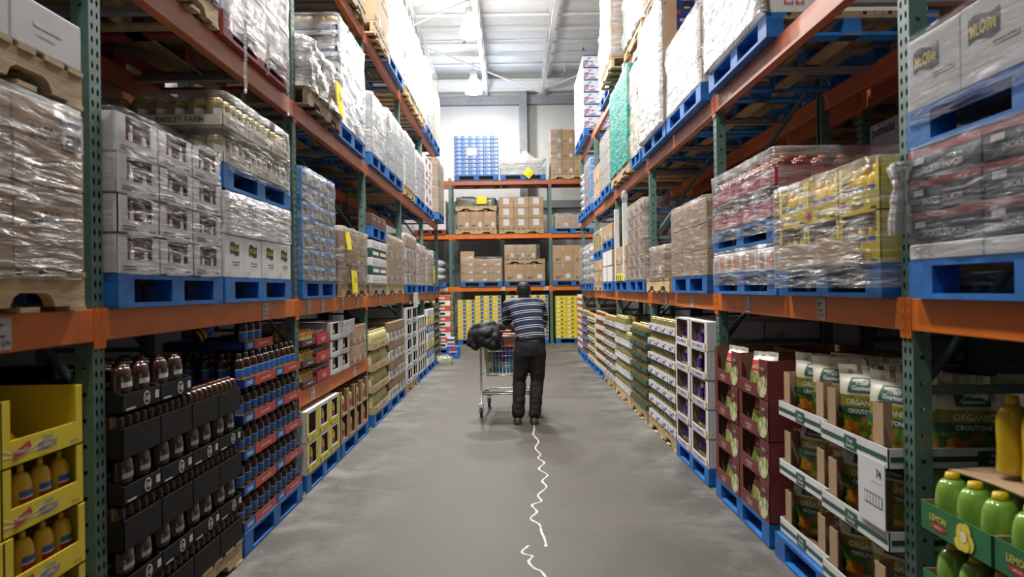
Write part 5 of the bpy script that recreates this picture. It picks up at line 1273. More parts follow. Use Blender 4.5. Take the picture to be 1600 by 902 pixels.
    stack(f, lambda w, d, h, r, c: carton('byf', w, d, h, (M_lblu, M_yel, M_food)[r % 3], [prints(('F', 'rect', .1, .1, .9, .9, M_food), ('R', 'rect', .1, .1, .9, .9, M_yel if r % 2 else M_blup))]), 'bright_food_case', 'carton', 'blue or yellow food case', '', 2, 5, .17, 2)
    wrap(f, 'blue and yellow food bags', F30, .88, amp=.015)
    f = load('R', 15.95, 17.3, 2, 'blue', 'white sack pile', .08)
    for i in range(6):
        mb = MB(); mb.ball((0, 0, .09), (.62, .48, .1), M_white, 18, 8)
        thing('flour_sack', 'white sack on second shelf, %s from the bottom' % NTH[i], 'sack', f.P(.65+RND.uniform(-.04, .04), .48, i*.14), f.rz, mb.mesh('sack'))
    # third shelf
    f = load('R', 7.42, 8.72, 3, 'dark', 'crate of bagged goods', .04)
    stack(f, brown('cr3'), 'bagged_carton', 'carton', 'carton on third shelf near the top edge', '', 2, 2, .4)
    f = load('R', 8.90, 10.3, 3, 'wood', 'white bagged load of third shelf', .05)
    stack(f, lambda w, d, h, r, c: carton('wb3', w, d, h, M_white, []), 'white_bagged_case', 'carton', 'white case on third shelf above teal', '', 2, 3, .28)
    wrap(f, 'white bagged load', F85, .95, amp=.04, look='billowing white film')
    f = load('R', 10.4, 11.62, 3, 'wood', 'overhanging brown carton', .2)
    stack(f, brown('ov3'), 'overhanging_carton', 'carton', 'big brown carton overhanging the aisle', '', 1, 2, .8, 1, 1.)
    wrap(f, 'overhanging brown cartons', F55, 1.6, amp=.025, D=.5, skirt=-.02)
    f = load('R', 11.75, 13.0, 3, 'blue', 'white film load above second last', .06)
    stack(f, lambda w, d, h, r, c: carton('wf3', w, d, h, M_white, []), 'white_film_case', 'carton', 'white case under ragged film, third shelf', '', 2, 3, .35)
    wrap(f, 'white film cases', F85, 1.1, amp=.04, look='ragged white film')
    f = load('R', 15.0, 17.2, 3, 'blue', 'bottled water packs', .14)
    stack(f, lambda w, d, h, r, c: carton('wat', w, d, h, M_greyw, [prints(('R', 'rect', .0, .05, 1, .8, M_water), ('F', 'rect', 0, .05, 1, .8, M_water), ('R', 'oval', .5, .42, .12, .05, M_redp), ('R', 'rect', 0, .9, 1, 1, M_dblu))], seam=False), 'water_pack', 'pack', 'pack of bottled water high up', '', 3, 6, .235, 3, 1.)
right_upper()
# ================================================================== ROWS BEHIND
def behind():
    for sd in 'LR':
        p = PITCH[sd]
        for k in range(5):
            y = Y1[sd]+.1+(k-1)*p
            for lev in (0, 1, 2):
                if sd == 'R' and k == 1 and lev == 1: continue
                f = Fr(sd, y, y+2.6, lev, -1.12)
                f.y = 12
                desc = '%s bay, %s' % (NTH[k], f.where)
                out, one = pallet_meshes('dark')
                thing('pallet', 'pallet in the row behind, '+desc, 'pallet', f.P(0, 0, 0), f.rz, one, scale=(f.w/1.2, 1, 1)); f.z += .141
                base = [M_dbrown, M_dgrn, M_dblu, M_black, M_dred][(k*2+lev) % 5] if lev == 0 else [M_brown, M_greyw, M_dbrown][(k+lev) % 3]  # filler cartons added to block light behind the racks, darkest at floor level
                for c in range(3):
                    me = carton('beh%s%d' % (base.name, lev), f.w/3-.03, .9, .62+.2*(lev == 0), base, [prints(('F', 'rect', .1, .6, .5, .75, M_tag), ('F', 'rect', .1, .2, .3, .3, M_tag))])
                    thing('stored_carton', '%s stored carton in the row behind, %s' % (NTH[f.near(c, 3)], desc), 'carton', f.P(c*f.w/3, .03, 0), f.rz, me)
    # milk cartons visible over the wrapped mustard
    f = Fr('R', 4.5, 5.86, 1, -1.14); f.where = 'row behind, first shelf'
    f.y = 4
    pallet(f, 'blue', 'pale milk cartons')
    pm = lambda w, d, h, r, c: carton('milk', w, d, h, M_greyw, [prints(('F', 'text', 'parmalat', .5, .74, .34, M_dblu, .86), ('F', 'oval', .62, .3, .05, .06, M_dblu), ('F', 'oval', .62, .3, .038, .046, M_greyw), ('F', 'rect', .1, .4, .4, .43, M_tag))])
    stack(f, pm, 'milk_carton', 'carton', 'pale milk carton lettered in dark blue', '', 3, 4, .275, 1, .5)
behind()
# ================================================================== END RACK ACROSS THE AISLE
def end_rack():
    def ld(a, b, lev, st, what): return load('F', a, b, lev, st, what, .04)
    sc_ = lambda w, d, h, r, c: carton('soda', w, d, h, M_lblu, [prints(('F', 'rect', .04, .06, .96, .86, M_bluecan), ('F', 'rect', .1, .88, .5, 1, M_dblu))], seam=False)
    f = ld(-1.60, -.36, 3, 'blue', 'blue soda cases')
    stack(f, sc_, 'soda_case', 'carton', 'blue soda case', 'top of end rack', 6, 10, .112, 1, .9, jit=.003)
    mb = MB(); mb.box(0, 0, 0, .28, .002, .22, M_wht); thing('white_sheet', 'white paper sheet taped to the blue soda cases', 'note', f.P(.36, -.03, .55), 0, mb.mesh('sheet'))
    f = ld(-.30, .98, 3, 'blue', 'white wrapped lump')
    stack(f, lambda w, d, h, r, c: carton('lump', w, d, h, M_white, []), 'white_box', 'carton', 'white box within lumpy film', 'end rack', 3, 2, .2, 1, .9)
    wrap(f, 'white lump', F85, .45, amp=.03, peak=.3, look='white film')
    note(f, .62, -.07, .02, .24, .24, 'yellow diamond note on the white lump, end rack', None, .7)
    f = ld(1.12, 2.1, 3, 'wood', 'stacked brown cartons')
    stack(f, brown('e3'), 'end_brown_carton', 'carton', 'brown carton high on end rack', '', 3, 3, .42, 1, .9)
    wrap(f, 'brown cartons, column-side', F30, 1.28, amp=.01, W=.35)
    # second level
    f = ld(-1.58, -.42, 2, 'wood', 'brown cartons with a second pallet')
    stack(f, brown('e2'), 'second_level_carton', 'carton', 'brown carton between two pallets', 'end rack', 3, 1, .5, 1, .9, W=1.1, x0=.05)
    f.z += .52; pallet(f, 'wood', 'grey crumpled bundle')
    mb = MB(); V, Fc = film_mesh(1.1, .8, .3, 4.4, amp=.05, slump=.4, step=.09); mb.add(V, Fc, mat('dark_grey_plastic', (.14, .14, .13), .3), True)
    thing('plastic_bundle', 'dark grey crumpled plastic bundle on raised pallet, end rack', 'bundle', f.P(.03, .05, 0), 0, mb.mesh('bundle'))
    note(f, .6, .0, .05, .28, .22, 'yellow note on the grey crumpled bundle, end rack')
    f = ld(-.36, .9, 2, 'wood', 'three rows of brown cartons')
    bm = lambda w, d, h, r, c: carton('emark', w, d, h, M_brown, [prints(('F', 'oval', .75, .65, .05, .05, M_ink), ('F', 'oval', .75, .65, .025, .025, M_brown), ('F', 'rect', 0, .48, 1, .53, M_tape))] if r else [prints(('F', 'rect', .3, .3, .7, .9, M_tag))])
    stack(f, bm, 'marked_carton', 'carton', 'brown carton with round mark', 'end rack', 3, 3, .3, 1, .9)
    f = ld(1.12, 2.32, 2, 'blue', 'small wrapped cartons')
    stack(f, brown('e2s'), 'small_wrapped_carton', 'carton', 'small brown carton by green upright', 'end rack', 2, 1, .38, 1, .6, W=.85, x0=.1)
    wrap(f, 'small brown cartons', F30, .42, W=.9, x0=.08, amp=.02, D=.62)
    f = ld(-2.75, -1.86, 2, 'red', 'white bulky load')
    stack(f, lambda w, d, h, r, c: carton('bulk', w, d, h, M_white, []), 'bulky_white_case', 'carton', 'white bulky case near rack end', 'end rack', 2, 2, .42, 1, .9)
    note(f, .55, -.05, .22, .26, .26, 'yellow note on the white bulky load, end rack')
    # first level
    f = ld(-1.46, -.28, 1, 'blue', 'wrapped tan cartons')
    stack(f, brown('e1'), 'wrapped_tan_carton', 'carton', 'tan carton on first level', 'end rack', 3, 4, .215, 1, .9, skip=((1, 3), (2, 3)))
    wrap(f, 'tan cartons beside upright', F15, .7, amp=.012)
    f = ld(-.22, .92, 1, 'blue', 'white-edged carton load')
    stack(f, brown('e1b'), 'white_edged_carton', 'carton', 'tan carton with white edges', 'end rack', 2, 1, .48, 1, .9)
    f.z += .49; pallet(f, 'wood', 'upper tan cartons of end rack')
    stack(f, brown('e1c'), 'upper_end_carton', 'carton', 'upper tan carton behind the shopper', '', 3, 1, .4, 1, .9, W=.9)
    wrap(f, 'upper tan cartons', F15, .4, amp=.015, W=1.0)
    f = ld(1.14, 2.3, 1, 'blue', 'big plain cartons')
    stack(f, brown('e1d'), 'big_plain_carton', 'carton', 'big plain carton', 'end rack', 2, 2, .5, 1, .9)
    f = ld(-2.9, -1.86, 1, 'blue', 'white bags')
    for i in range(3):
        mb = MB(); mb.ball((0, 0, .14), (.5, .42, .14), M_white, 18, 8); thing('white_bag', 'white bag on end rack, %s of three' % ('lowest', 'middle', 'topmost')[i], 'sack', f.P(.5, .45, i*.2), 0, mb.mesh('bag'))
    # floor level
    yc = lambda w, d, h, r, c: carton('ycase', w, d, h, M_yel, [prints(('F', 'rect', .2, .3, .5, .7, M_wht), ('F', 'rect', .62, .2, .95, .95, M_blup), ('F', 'rect', .3, .35, .45, .6, M_redp))], seam=False)
    f = ld(-1.56, -.33, 0, 'blue', 'yellow and blue cases')
    stack(f, yc, 'yellow_case', 'carton', 'yellow case with blue corner', 'left of the shopper', 5, 11, .112, 1, .9, jit=.003, skip=((0, 10), (1, 10), (0, 9)) if False else ((0, 10), (1, 10)))
    f = ld(-.2, 1.0, 0, 'blue', 'yellow cases behind shopper')
    stack(f, yc, 'shopper_side_case', 'carton', 'yellow case with blue corner', 'behind the shopper', 5, 11, .112, 1, .9, jit=.003)
    f = ld(1.2, 2.4, 0, 'blue', 'plain yellow cases')
    y2 = lambda w, d, h, r, c: carton('ycase2', w, d, h, M_yel, [prints(('F', 'rect', .15, .3, .4, .7, M_wht), ('F', 'rect', .5, .2, .7, .6, M_redp if c % 2 else M_grn))], seam=False)
    stack(f, y2, 'right_yellow_case', 'carton', 'yellow case by the right upright', 'end rack', 4, 10, .12, 1, .9, jit=.004)
end_rack()
# ================================================================== ON THE FLOOR
def floor_things():
    pts = [(842, 660), (835, 672), (832, 680), (840, 690), (833, 700), (840, 709), (836, 716), (846, 724), (838, 734), (848, 742), (840, 752), (845, 762), (834, 775), (838, 783), (826, 790), (832, 800), (824, 812), (836, 820), (838, 832), (844, 845), (845, 860), (838, 858), (828, 854), (815, 858), (811, 866), (824, 870), (818, 878), (826, 888), (836, 893), (842, 901), (850, 915)]
    pts = [(.222, 9.0), (.2211, 8.66), (.2, 8.3), (.243, 7.93), (.2, 7.6), (.24, 7.3), (.21, 7.15), (.262, 6.95), (.205, 6.72), (.27, 6.5), (.218, 6.3), (.244, 6.1), (.17, 5.87), (.19, 5.7), (.118, 5.6), (.148, 5.43), (.1, 5.27), (.155, 5.14), (.163, 4.98), (.178, 4.83), (.172, 4.68), (.085, 4.72), (.06, 4.68), (.035, 4.62), (.045, 4.57), (.093, 4.53), (.07, 4.44), (.098, 4.34), (.134, 4.29), (.155, 4.21), (.19, 4.05)]
    V = []; Fc = []; P = []
    for i in range(len(pts)-1):
        if i == 20: P.append(None); continue
        for s in range(6):
            t = s/6; a = pts[max(i-1, 0)]; b = pts[i]; c = pts[i+1]; d = pts[min(i+2, len(pts)-1)]
            P.append(tuple(.5*(2*b[k]+(c[k]-a[k])*t+(2*a[k]-5*b[k]+4*c[k]-d[k])*t*t+(3*b[k]-a[k]-3*c[k]+d[k])*t**3) for k in (0, 1)))
    gap = P.index(None); P[gap] = P[gap-1]
    for i, p in enumerate(P):
        q = P[min(i+1, len(P)-1)] if i not in (gap-1, gap) else p; o = P[max(i-1, 0)] if i != gap+1 else p; tx, ty = q[0]-o[0], q[1]-o[1]; l = math.hypot(tx, ty) or 1
        w = .0075+.006*noise.noise(Vector((i*.35, 0, 0)))
        V += [(p[0]-ty/l*w, p[1]+tx/l*w, .0016), (p[0]+ty/l*w, p[1]-tx/l*w, .0016)]
    Fc = [(2*i, 2*i+1, 2*i+3, 2*i+2) for i in range(len(P)-1) if i not in (gap-1, gap)]
    mb = MB(); mb.add(V, Fc, mat('dried_white_spill', (.62, .60, .57), .6, namt=.15, nscale=30))
    thing('spill_line', 'thin wavy white spill line along the concrete floor behind shopper', 'spill', me=mb.mesh('spill'))
    mb = MB(); V, Fc = film_mesh(.34, .36, .2, 8.2, amp=.06, slump=.5, step=.05); mb.add(V, Fc, film('dirty_clear_film', .55, .3, (.5, .5, .36)), True)
    thing('film_heap', 'crumpled heap of clear film on floor by the left rack end', 'plastic wrap', (-1.62, 16.2, 0), 0, mb.mesh('heap'))
    def pep(m, w, d, h):
        f = m.face('F', w, d, h); m.oval(f, w*.5, h*.55, h*.32, h*.32, M_wht); n = 16
        m.poly([f[0]+f[1]*(w*.5+h*.29*math.cos(PI*i/n))+f[2]*(h*.58+h*.28*math.sin(PI*i/n))+Vector((0, -.0008, 0)) for i in range(n+1)], M_redp)
        m.poly([f[0]+f[1]*(w*.5+h*.29*math.cos(PI+PI*i/n))+f[2]*(h*.5+h*.26*math.sin(PI+PI*i/n))+Vector((0, -.0008, 0)) for i in range(n+1)], M_dblu)
    thing('soda_box', 'blue soda box with round emblem on the floor by rack end', 'carton', (-1.52, 17.6, 0), 0, carton('pep', .3, .3, .27, M_blup, [pep]))
    thing('striped_carton', 'small white and red striped carton on the soda box', 'carton', (-1.5, 17.65, .272), 0, carton('str', .16, .2, .2, M_white, [prints(('F', 'rect', 0, .15, 1, .35, M_redp), ('F', 'rect', 0, .6, 1, .8, M_dblu))]))
floor_things()
# ================================================================== THE SHOPPER AND HIS CART
def fuse(mb, voxel, smooth=3, fold=None, name='form'):
    """melt overlapping volumes into one continuous skin"""
    me = mb.mesh(name); o = bpy.data.objects.new('tmp', me); COL.objects.link(o)
    m = o.modifiers.new('r', 'REMESH'); m.mode = 'VOXEL'; m.voxel_size = voxel
    if smooth: s = o.modifiers.new('s', 'SMOOTH'); s.iterations = smooth; s.factor = .5
    dg = bpy.context.evaluated_depsgraph_get(); dg.update()
    r = bpy.data.meshes.new_from_object(o.evaluated_get(dg))
    bpy.data.objects.remove(o)
    if fold:
        N = [v.normal.copy() for v in r.vertices]
        for v, n in zip(r.vertices, N): v.co += n*fold(v.co)
    r.materials.clear(); r.materials.append(mb.mats[0])
    r.polygons.foreach_set('use_smooth', [True]*len(r.polygons)); r.update()
    return r
def rings(mb, R, m, seg=20, p=2.):
    """loft through ellipses (cx, cy, cz, rx, ry, tilt) closed at both ends"""
    V = []
    for cx, cy, cz, rx, ry, t in R:
        for k in range(seg):
            a = 2*PI*k/seg; x = rx*math.copysign(abs(math.cos(a))**(2/p), math.cos(a)); y = ry*math.copysign(abs(math.sin(a))**(2/p), math.sin(a))
            V.append((cx+x, cy+y*math.cos(t), cz-y*math.sin(t)))
    n = len(R); Fc = [(j*seg+k, j*seg+(k+1) % seg, (j+1)*seg+(k+1) % seg, (j+1)*seg+k) for j in range(n-1) for k in range(seg)]
    Fc += [tuple(range(seg))[::-1], tuple((n-1)*seg+k for k in range(seg))]
    mb.add(V, Fc, m, True)
def limb(mb, P, m, seg=14):
    """tapering limb through (x, y, z, r) joints, rounded at the ends"""
    Q = []
    for i in range(len(P)-1):
        for s in range(4):
            t = s/4; Q.append(tuple(P[i][k]+(P[i+1][k]-P[i][k])*t for k in range(4)))
    Q.append(P[-1])
    mb.tube([q[:3] for q in Q], [q[3] for q in Q], m, seg)
    for q in P: mb.ball(q[:3], (q[3],)*3, m, 14, 8)
def shopper():
    skin = mat('brown_skin', (.23, .125, .075), .5, namt=.08)
    def shirt_mat():
        m = bpy.data.materials.new('navy_striped_knit'); m.use_nodes = True; nt = m.node_tree; N = nt.nodes; L = nt.links; b = N['Principled BSDF']; b.inputs['Roughness'].default_value = .85
        tc = N.new('ShaderNodeTexCoord'); d = N.new('ShaderNodeVectorMath'); d.operation = 'DOT_PRODUCT'; d.inputs[1].default_value = (-.1, .34, .93); L.new(tc.outputs['Object'], d.inputs[0])
        def M(op, a, c):
            n = N.new('ShaderNodeMath'); n.operation = op
            for i, v in enumerate((a, c)):
                if isinstance(v, (int, float)): n.inputs[i].default_value = v
                else: L.new(v, n.inputs[i])
            return n.outputs[0]
        q = M('MODULO', M('ADD', d.outputs['Value'], .07), .094)
        s = M('MAXIMUM', M('LESS_THAN', M('ABSOLUTE', M('SUBTRACT', q, .03), 0), .0037), M('LESS_THAN', M('ABSOLUTE', M('SUBTRACT', q, .054), 0), .0037))
        mx = N.new('ShaderNodeMix'); mx.data_type = 'RGBA'; mx.inputs[6].default_value = (.012, .02, .062, 1); mx.inputs[7].default_value = (.62, .62, .6, 1)
        L.new(s, mx.inputs[0]); L.new(mx.outputs[2], b.inputs['Base Color']); return m
    M_shirt = shirt_mat(); M_tr = mat('black_trouser_cloth', (.014, .012, .010), .8, namt=.25, nscale=14)
    M_hair = mat('black_hair', (.008, .007, .006), .6, namt=.4, nscale=60, bump=.4, bscale=90); M_shoe = mat('dark_brown_shoe', (.07, .05, .035), .5)
    o = thing('person', 'man in navy striped polo and black trousers leaning on the shopping cart', 'person', (0, 9.0, 0), 0)
    # joints (x, y, z)
    hipL, hipR = (.105, .0, .86), (.275, .0, .86); knL, knR = (.068, .035, .47), (.268, .02, .47); anL, anR = (.045, -.02, .085), (.235, -.05, .085)
    shL, shR = (-.045, .19, 1.365), (.315, .19, 1.365); elL, elR = (-.085, .27, 1.125), (.365, .26, 1.125); wrL, wrR = (.005, .445, 1.075), (.29, .45, 1.08)
    B = MB()
    limb(B, [(*hipL, .085), (*knL, .052), (.055, .0, .30, .05), (*anL, .034)], skin); limb(B, [(*hipR, .085), (*knR, .052), (.25, -.02, .30, .05), (*anR, .034)], skin)
    for a in (anL, anR): limb(B, [(a[0], a[1]-.03, .05, .034), (a[0]-.01, a[1]+.08, .04, .03), (a[0]-.015, a[1]+.16, .032, .022)], skin)
    rings(B, [(.19, .0, .80, .13, .09, 0), (.19, .01, .95, .145, .095, .1), (.18, .05, 1.1, .13, .085, .25), (.155, .12, 1.25, .15, .095, .35), (.137, .17, 1.36, .15, .085, .4), (.135, .20, 1.41, .08, .06, .4)], skin)
    limb(B, [(.135, .2, 1.38, .056), (.132, .245, 1.47, .052)], skin)
    rings(B, [(.132, .235, 1.425, .045, .05, .1), (.132, .262, 1.455, .062, .083, .15), (.132, .268, 1.50, .072, .094, .15), (.132, .265, 1.55, .076, .098, .1), (.132, .258, 1.595, .068, .085, .05), (.132, .255, 1.625, .04, .05, 0)], skin)
    # face, turned down the aisle: nose, brow, lips, ears
    limb(B, [(.132, .362, 1.54, .010), (.132, .376, 1.51, .014)], skin); limb(B, [(.105, .352, 1.553, .008), (.159, .352, 1.553, .008)], skin); limb(B, [(.115, .352, 1.472, .008), (.149, .352, 1.472, .008)], skin)
    for s in (-1, 1): B.ball((.132+s*.079, .262, 1.525), (.012, .022, .034), skin, 10, 8)
    for sh, el, wr, s in ((shL, elL, wrL, 1), (shR, elR, wrR, -1)):
        limb(B, [(*sh, .05), (*el, .041), (el[0]+(wr[0]-el[0])*.4, el[1]+(wr[1]-el[1])*.4, el[2]+(wr[2]-el[2])*.4, .039), (*wr, .027)], skin)
        hx, hy, hz = wr[0]+s*.035, wr[1]+.035, wr[2]+.0
        limb(B, [(wr[0], wr[1], wr[2], .027), (hx, hy, hz, .026)], skin)
        for k in range(4):     # fingers closing over the handle
            fx = hx+s*.012*1+(k-1.5)*.021; fy = hy+.02; ln = (.9, 1., .95, .78)[k]
            limb(B, [(fx, fy-.015, hz+.006, .0098), (fx, fy+.022*ln, hz+.004, .009), (fx, fy+.036*ln, hz-.022, .0085), (fx, fy+.026*ln, hz-.045*ln, .0078)], skin, 8)
        limb(B, [(hx+s*.03, hy-.02, hz-.01, .011), (hx+s*.052, hy+.0, hz-.022, .0095), (hx+s*.055, hy+.022, hz-.036, .0085)], skin, 8)
    part('body', fuse(B, .006, 3, name='body'), o)
    S = MB()
    rings(S, [(.195, .0, .945, .176, .122, .05), (.195, .005, 1.0, .178, .125, .1), (.188, .035, 1.08, .172, .12, .2), (.172, .085, 1.18, .18, .122, .3), (.152, .135, 1.28, .198, .122, .38), (.138, .175, 1.36, .195, .108, .42), (.135, .195, 1.41, .12, .08, .42), (.134, .215, 1.435, .075, .068, .4)], M_shirt, 24, 2.3)
    for sh, el, s in ((shL, elL, 1), (shR, elR, -1)):
        t = .72; e = tuple(sh[k]+(el[k]-sh[k])*t for k in range(3))
        limb(S, [(sh[0]+s*.06, sh[1]-.01, sh[2]+.015, .078), (*sh, .075), (*tuple(sh[k]+(el[k]-sh[k])*.4 for k in range(3)), .072), (*e, .068)], M_shirt)
    part('polo_shirt', fuse(S, .011, 4, lambda c: .006*noise.noise(Vector((c.x*9, c.y*9, c.z*14)))+.003*noise.noise(Vector((c.x*22, c.y*20, c.z*26))), 'shirt'), o)
    K = MB(); K.tube([(.134+.066*math.cos(2*PI*k/18), .218+.062*math.sin(2*PI*k/18), 1.442+.012*math.sin(2*PI*k/18)) for k in range(18)], .016, mat('navy_collar', (.012, .018, .05), .85), 6, True); part('collar', K.mesh('collar'), o)
    T = MB()
    rings(T, [(.192, .0, .78, .172, .128, 0), (.194, .0, .88, .18, .135, .05), (.195, .0, .96, .174, .118, .05), (.195, .002, 1.0, .168, .113, .08)], M_tr, 22, 2.3)
    for h, k, a, s in ((hipL, knL, anL, -1), (hipR, knR, anR, 1)):
        limb(T, [(h[0], h[1]-.015, .83, .108), (h[0]*.75+k[0]*.25, h[1]+.005, .72, .1), (k[0]+s*.002, k[1], k[2]+.02, .08), (k[0]*.5+a[0]*.5, (k[1]+a[1])/2-.015, .28, .075), (a[0], a[1]-.005, .115, .072)], M_tr, 18)
    part('trousers', fuse(T, .011, 3, lambda c: .007*noise.noise(Vector((c.x*7, c.y*7, c.z*11)))+.006*noise.noise(Vector((c.x*12, c.y*12, c.z*24+5)))*(1 if c.z < .6 else .3), 'trousers'), o)
    G = MB(); rings(G, [(.195, .0, .972, .178, .122, .05), (.195, .0, 1.002, .176, .12, .05)], mat('black_belt', (.01, .009, .008), .4), 24, 2.3); part('belt', G.mesh('belt'), o)
    for a in (anL, anR):
        Q = MB()
        rings(Q, [(a[0]-.008, a[1]+.06, .0, .046, .14, 0), (a[0]-.008, a[1]+.06, .02, .05, .145, 0), (a[0]-.008, a[1]+.05, .05, .044, .125, 0), (a[0]-.004, a[1]+.015, .085, .04, .075, 0)], M_shoe, 20, 2.4)
        part('shoe', Q.mesh('shoe'), o)
    Hh = MB()
    rings(Hh, [(.132, .198, 1.452, .045, .02, .1), (.132, .212, 1.475, .064, .048, .1), (.132, .232, 1.51, .078, .078, .1), (.132, .248, 1.553, .083, .097, .08), (.132, .256, 1.592, .077, .098, .0), (.132, .258, 1.62, .058, .078, 0), (.132, .258, 1.637, .03, .042, 0)], M_hair)
    part('hair', fuse(Hh, .008, 2, lambda c: .004*noise.noise(Vector((c.x*60, c.y*60, c.z*60))), 'hair'), o)
    E_ = mat('white_of_eye', (.7, .68, .64), .2)
    for s in (-1, 1):
        q = MB(); q.ball((.132+s*.031, .348, 1.533), (.013, .01, .009), E_, 10, 6); q.ball((.132+s*.031, .357, 1.533), (.005, .003, .005), M_ink, 8, 6); part('eye', q.mesh('eye'), o)
def cart():
    chrome = mat('zinc_plated_wire', (.50, .50, .50), .35, .7, namt=.05); M_rub = mat('dark_rubber', (.02, .02, .02), .6); M_hand = mat('red_handle_plastic', (.3, .03, .03), .4)
    X0, X1, Y0, Y1c = -.37, .27, .02, .95
    o = thing('shopping_cart', 'large wire shopping cart pushed by the man in the striped shirt', 'shopping cart', (0, 9.5, 0), 0)
    b = MB()
    def bx(z, inset): return [(X0+inset, Y0, z), (X1-inset, Y0, z), (X1-inset-.07, Y1c-inset, z), (X0+inset+.07, Y1c-inset, z)]
    lo, hi = bx(.5, .035), bx(.98, 0.)
    for z, ins in ((.5, .035), (.62, .026), (.74, .018), (.86, .009), (.98, 0)):
        b.tube(bx(z, ins), .008 if z > .97 or z < .51 else .004, chrome, 6, True)
    for s in range(4):
        n = 14 if s % 2 == 0 else 20
        for i in range(n):
            t = i/n; p = [lo[s][k]+(lo[(s+1) % 4][k]-lo[s][k])*t for k in range(3)]; q = [hi[s][k]+(hi[(s+1) % 4][k]-hi[s][k])*t for k in range(3)]
            b.tube([p, q], .0028, chrome, 5)
    for i in range(1, 14):
        t = i/14; b.tube([(lo[0][0]+(lo[1][0]-lo[0][0])*t, Y0, .5), (lo[3][0]+(lo[2][0]-lo[3][0])*t, lo[2][1], .5)], .0028, chrome, 5)
    part('wire_basket', b.mesh('basket'), o)
    f = MB()
    for x in (-.40, .30):
        s = .07 if x < 0 else -.07
        f.tube([(x, -.06, 1.04), (x, -.01, .98), (x, .0, .55), (x, -.0, .14)], .014, chrome, 8)
        f.tube([(x, .0, .3), (x+s*.6, .5, .27), (x+s, .86, .2), (x+s, .86, .13)], .013, chrome, 8)
        f.tube([(x, .0, .52), (x+s*.9, .88, .5)], .011, chrome, 8)
    f.tube([(-.40, 0, .3), (.30, 0, .3)], .012, chrome, 8)
    part('frame', f.mesh('frame'), o)
    l = MB(); P = [(-.39, .03, .27), (.29, .03, .27), (.24, .82, .24), (-.34, .82, .24)]; l.tube(P, .01, chrome, 6, True)
    for i in range(1, 12): t = i/12; l.tube([(-.39+.68*t, .03, .27), (-.34+.58*t, .82, .24)], .003, chrome, 5)
    part('lower_rack', l.mesh('rack'), o)
    h = MB(); h.tube([(-.40, -.06, 1.04), (.30, -.06, 1.04)], .015, M_hand, 10); part('handle', h.mesh('handle'), o)
    wm = MB(); wm.tube([(-.016, 0, 0), (.016, 0, 0)], .058, M_rub, 20); fk = MB()
    for s in (-1, 1): fk.box(s*.026-.003, -.02, -.01, s*.026+.003, .04, .09, M_grey)
    fk.box(-.03, -.02, .085, .03, .045, .095, M_grey)
    wme, fke = wm.mesh('wheel'), fk.mesh('fork')
    for x, y in ((-.40, 0), (.30, 0), (-.33, .86), (.23, .86)):
        c = part('caster', fke, o, (x, y-.02, .059)); part('wheel', wme, c, (0, 0, 0))
    g = MB(); g.tube([(X0+.03, .03, .97), (X1-.03, .03, .97), (X1-.03, .22, .78), (X0+.03, .22, .78)], .005, chrome, 6, True)
    for i in range(1, 10): t = i/10; g.tube([(X0+.03+(X1-X0-.06)*t, .03, .97), (X0+.03+(X1-X0-.06)*t, .22, .78)], .0028, chrome, 5)
    part('child_seat', g.mesh('child_seat'), o)
    # groceries
    def grocery(name, lab, x, y, z, w, d, h, m, dec): thing(name, lab, 'grocery pack', (x, 9.5+y, z), 0, carton(name, w, d, h, m, [dec], seam=False))
    M_cy = mat('turquoise_print', (.03, .3, .42), .35)
    grocery('paper_towel_pack', 'tall purple and turquoise pack standing in the shopping cart', -.26, .28, .506, .26, .26, .31, mat('violet_wrapper', (.06, .035, .16), .3), prints(('F', 'rect', .05, .02, .95, .55, M_cy), ('F', 'oval', .5, .5, .11, .06, M_dblu), ('F', 'text', 'clean', .5, .42, .16, M_wht, .6), ('F', 'text', 'fresh', .5, .25, .16, M_wht, .6)))
    grocery('green_pack', 'lime green box beside the purple pack in the cart', -.325, .30, .506, .055, .3, .27, mat('lime_wrapper', (.25, .4, .05), .4), prints(('F', 'rect', .1, .2, .9, .5, M_wht)))
    grocery('brown_grocery_box', 'dark red brown box topmost in the shopping cart', -.16, .27, .82, .34, .28, .17, mat('red_brown_box', (.14, .045, .03), .5), prints(('F', 'rect', .1, .1, .5, .3, M_redp), ('F', 'rect', .55, .2, .9, .8, M_dbrown)))
    grocery('white_jug_pack', 'white and brown pack right of the purple one in cart', .01, .28, .506, .17, .26, .29, M_greyw, prints(('F', 'rect', 0, 0, 1, .5, M_dbrown), ('F', 'rect', .1, .6, .6, .8, M_redp)))
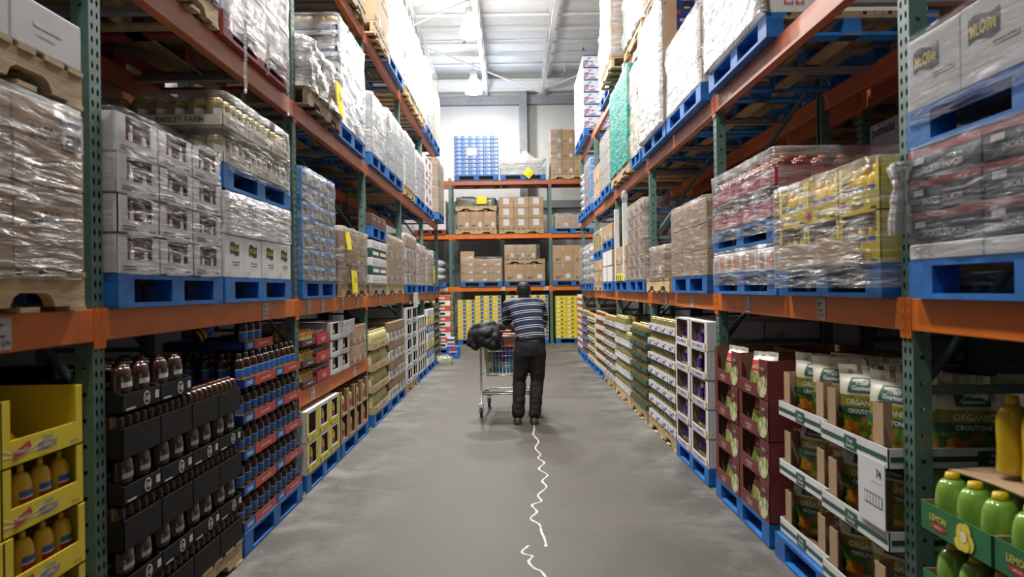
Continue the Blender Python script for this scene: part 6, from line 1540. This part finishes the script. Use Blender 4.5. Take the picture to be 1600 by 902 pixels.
    # jacket thrown over the corner of the cart
    M_jk = mat('black_jacket_nylon', (.009, .0095, .012), .62, namt=.3, nscale=8, bump=.5, bscale=14)
    j = MB()
    j.ball((-.35, .06, 1.01), (.19, .20, .12), M_jk, 20, 12); j.ball((-.27, .09, 1.05), (.16, .2, .105), M_jk, 20, 12)
    limb(j, [(-.47, .02, .99, .09), (-.50, .0, .92, .075), (-.46, -.02, .87, .06)], M_jk); limb(j, [(-.38, -.05, .95, .09), (-.27, -.06, .885, .075), (-.2, -.05, .86, .05)], M_jk)
    limb(j, [(-.2, .02, 1.08, .07), (-.13, .06, 1.09, .06)], M_jk); limb(j, [(-.5, .05, 1.05, .05), (-.38, -.02, 1.1, .06), (-.25, .0, 1.12, .05)], M_jk); limb(j, [(-.22, -.03, 1.04, .07), (-.2, -.06, .95, .06)], M_jk)
    def folds(c):
        a = noise.noise(Vector((c.x*5+c.z*4, c.y*6, c.z*7))); r = 1-abs(noise.noise(Vector((c.x*9-c.z*6, c.y*8, c.z*4+7))))
        b = noise.noise(Vector((c.x*24, c.y*20, c.z*26))); r2 = 1-abs(noise.noise(Vector((c.x*15+c.z*12, c.y*13, c.z*9+2))))
        return .018*a+.014*(r**3-.5)+.004*(r2**3-.4)
    o2 = thing('jacket', 'black jacket thrown over the near corner of the shopping cart', 'jacket', (0, 9.5, 0), 0, fuse(j, .011, 3, folds, 'jacket'))
    q = MB(); q.ball((-.23, -.075, .98), (.075, .035, .085), mat('grey_blue_lining', (.03, .034, .045), .45), 14, 10)
    part('lining', fuse(q, .01, 1, folds, 'lining'), o2)
shopper(); cart()
vs = sc.view_settings
sc.display_settings.display_device = 'sRGB'
vs.view_transform = 'Standard'; vs.look = 'None'; vs.gamma = 1; vs.use_curve_mapping = False; vs.exposure = .3
c = sc.cycles
c.use_denoising = True; c.max_bounces = 6; c.diffuse_bounces = 3; c.glossy_bounces = 3; c.transmission_bounces = 4; c.transparent_max_bounces = 14
c.sample_clamp_indirect = 6; c.use_light_tree = True
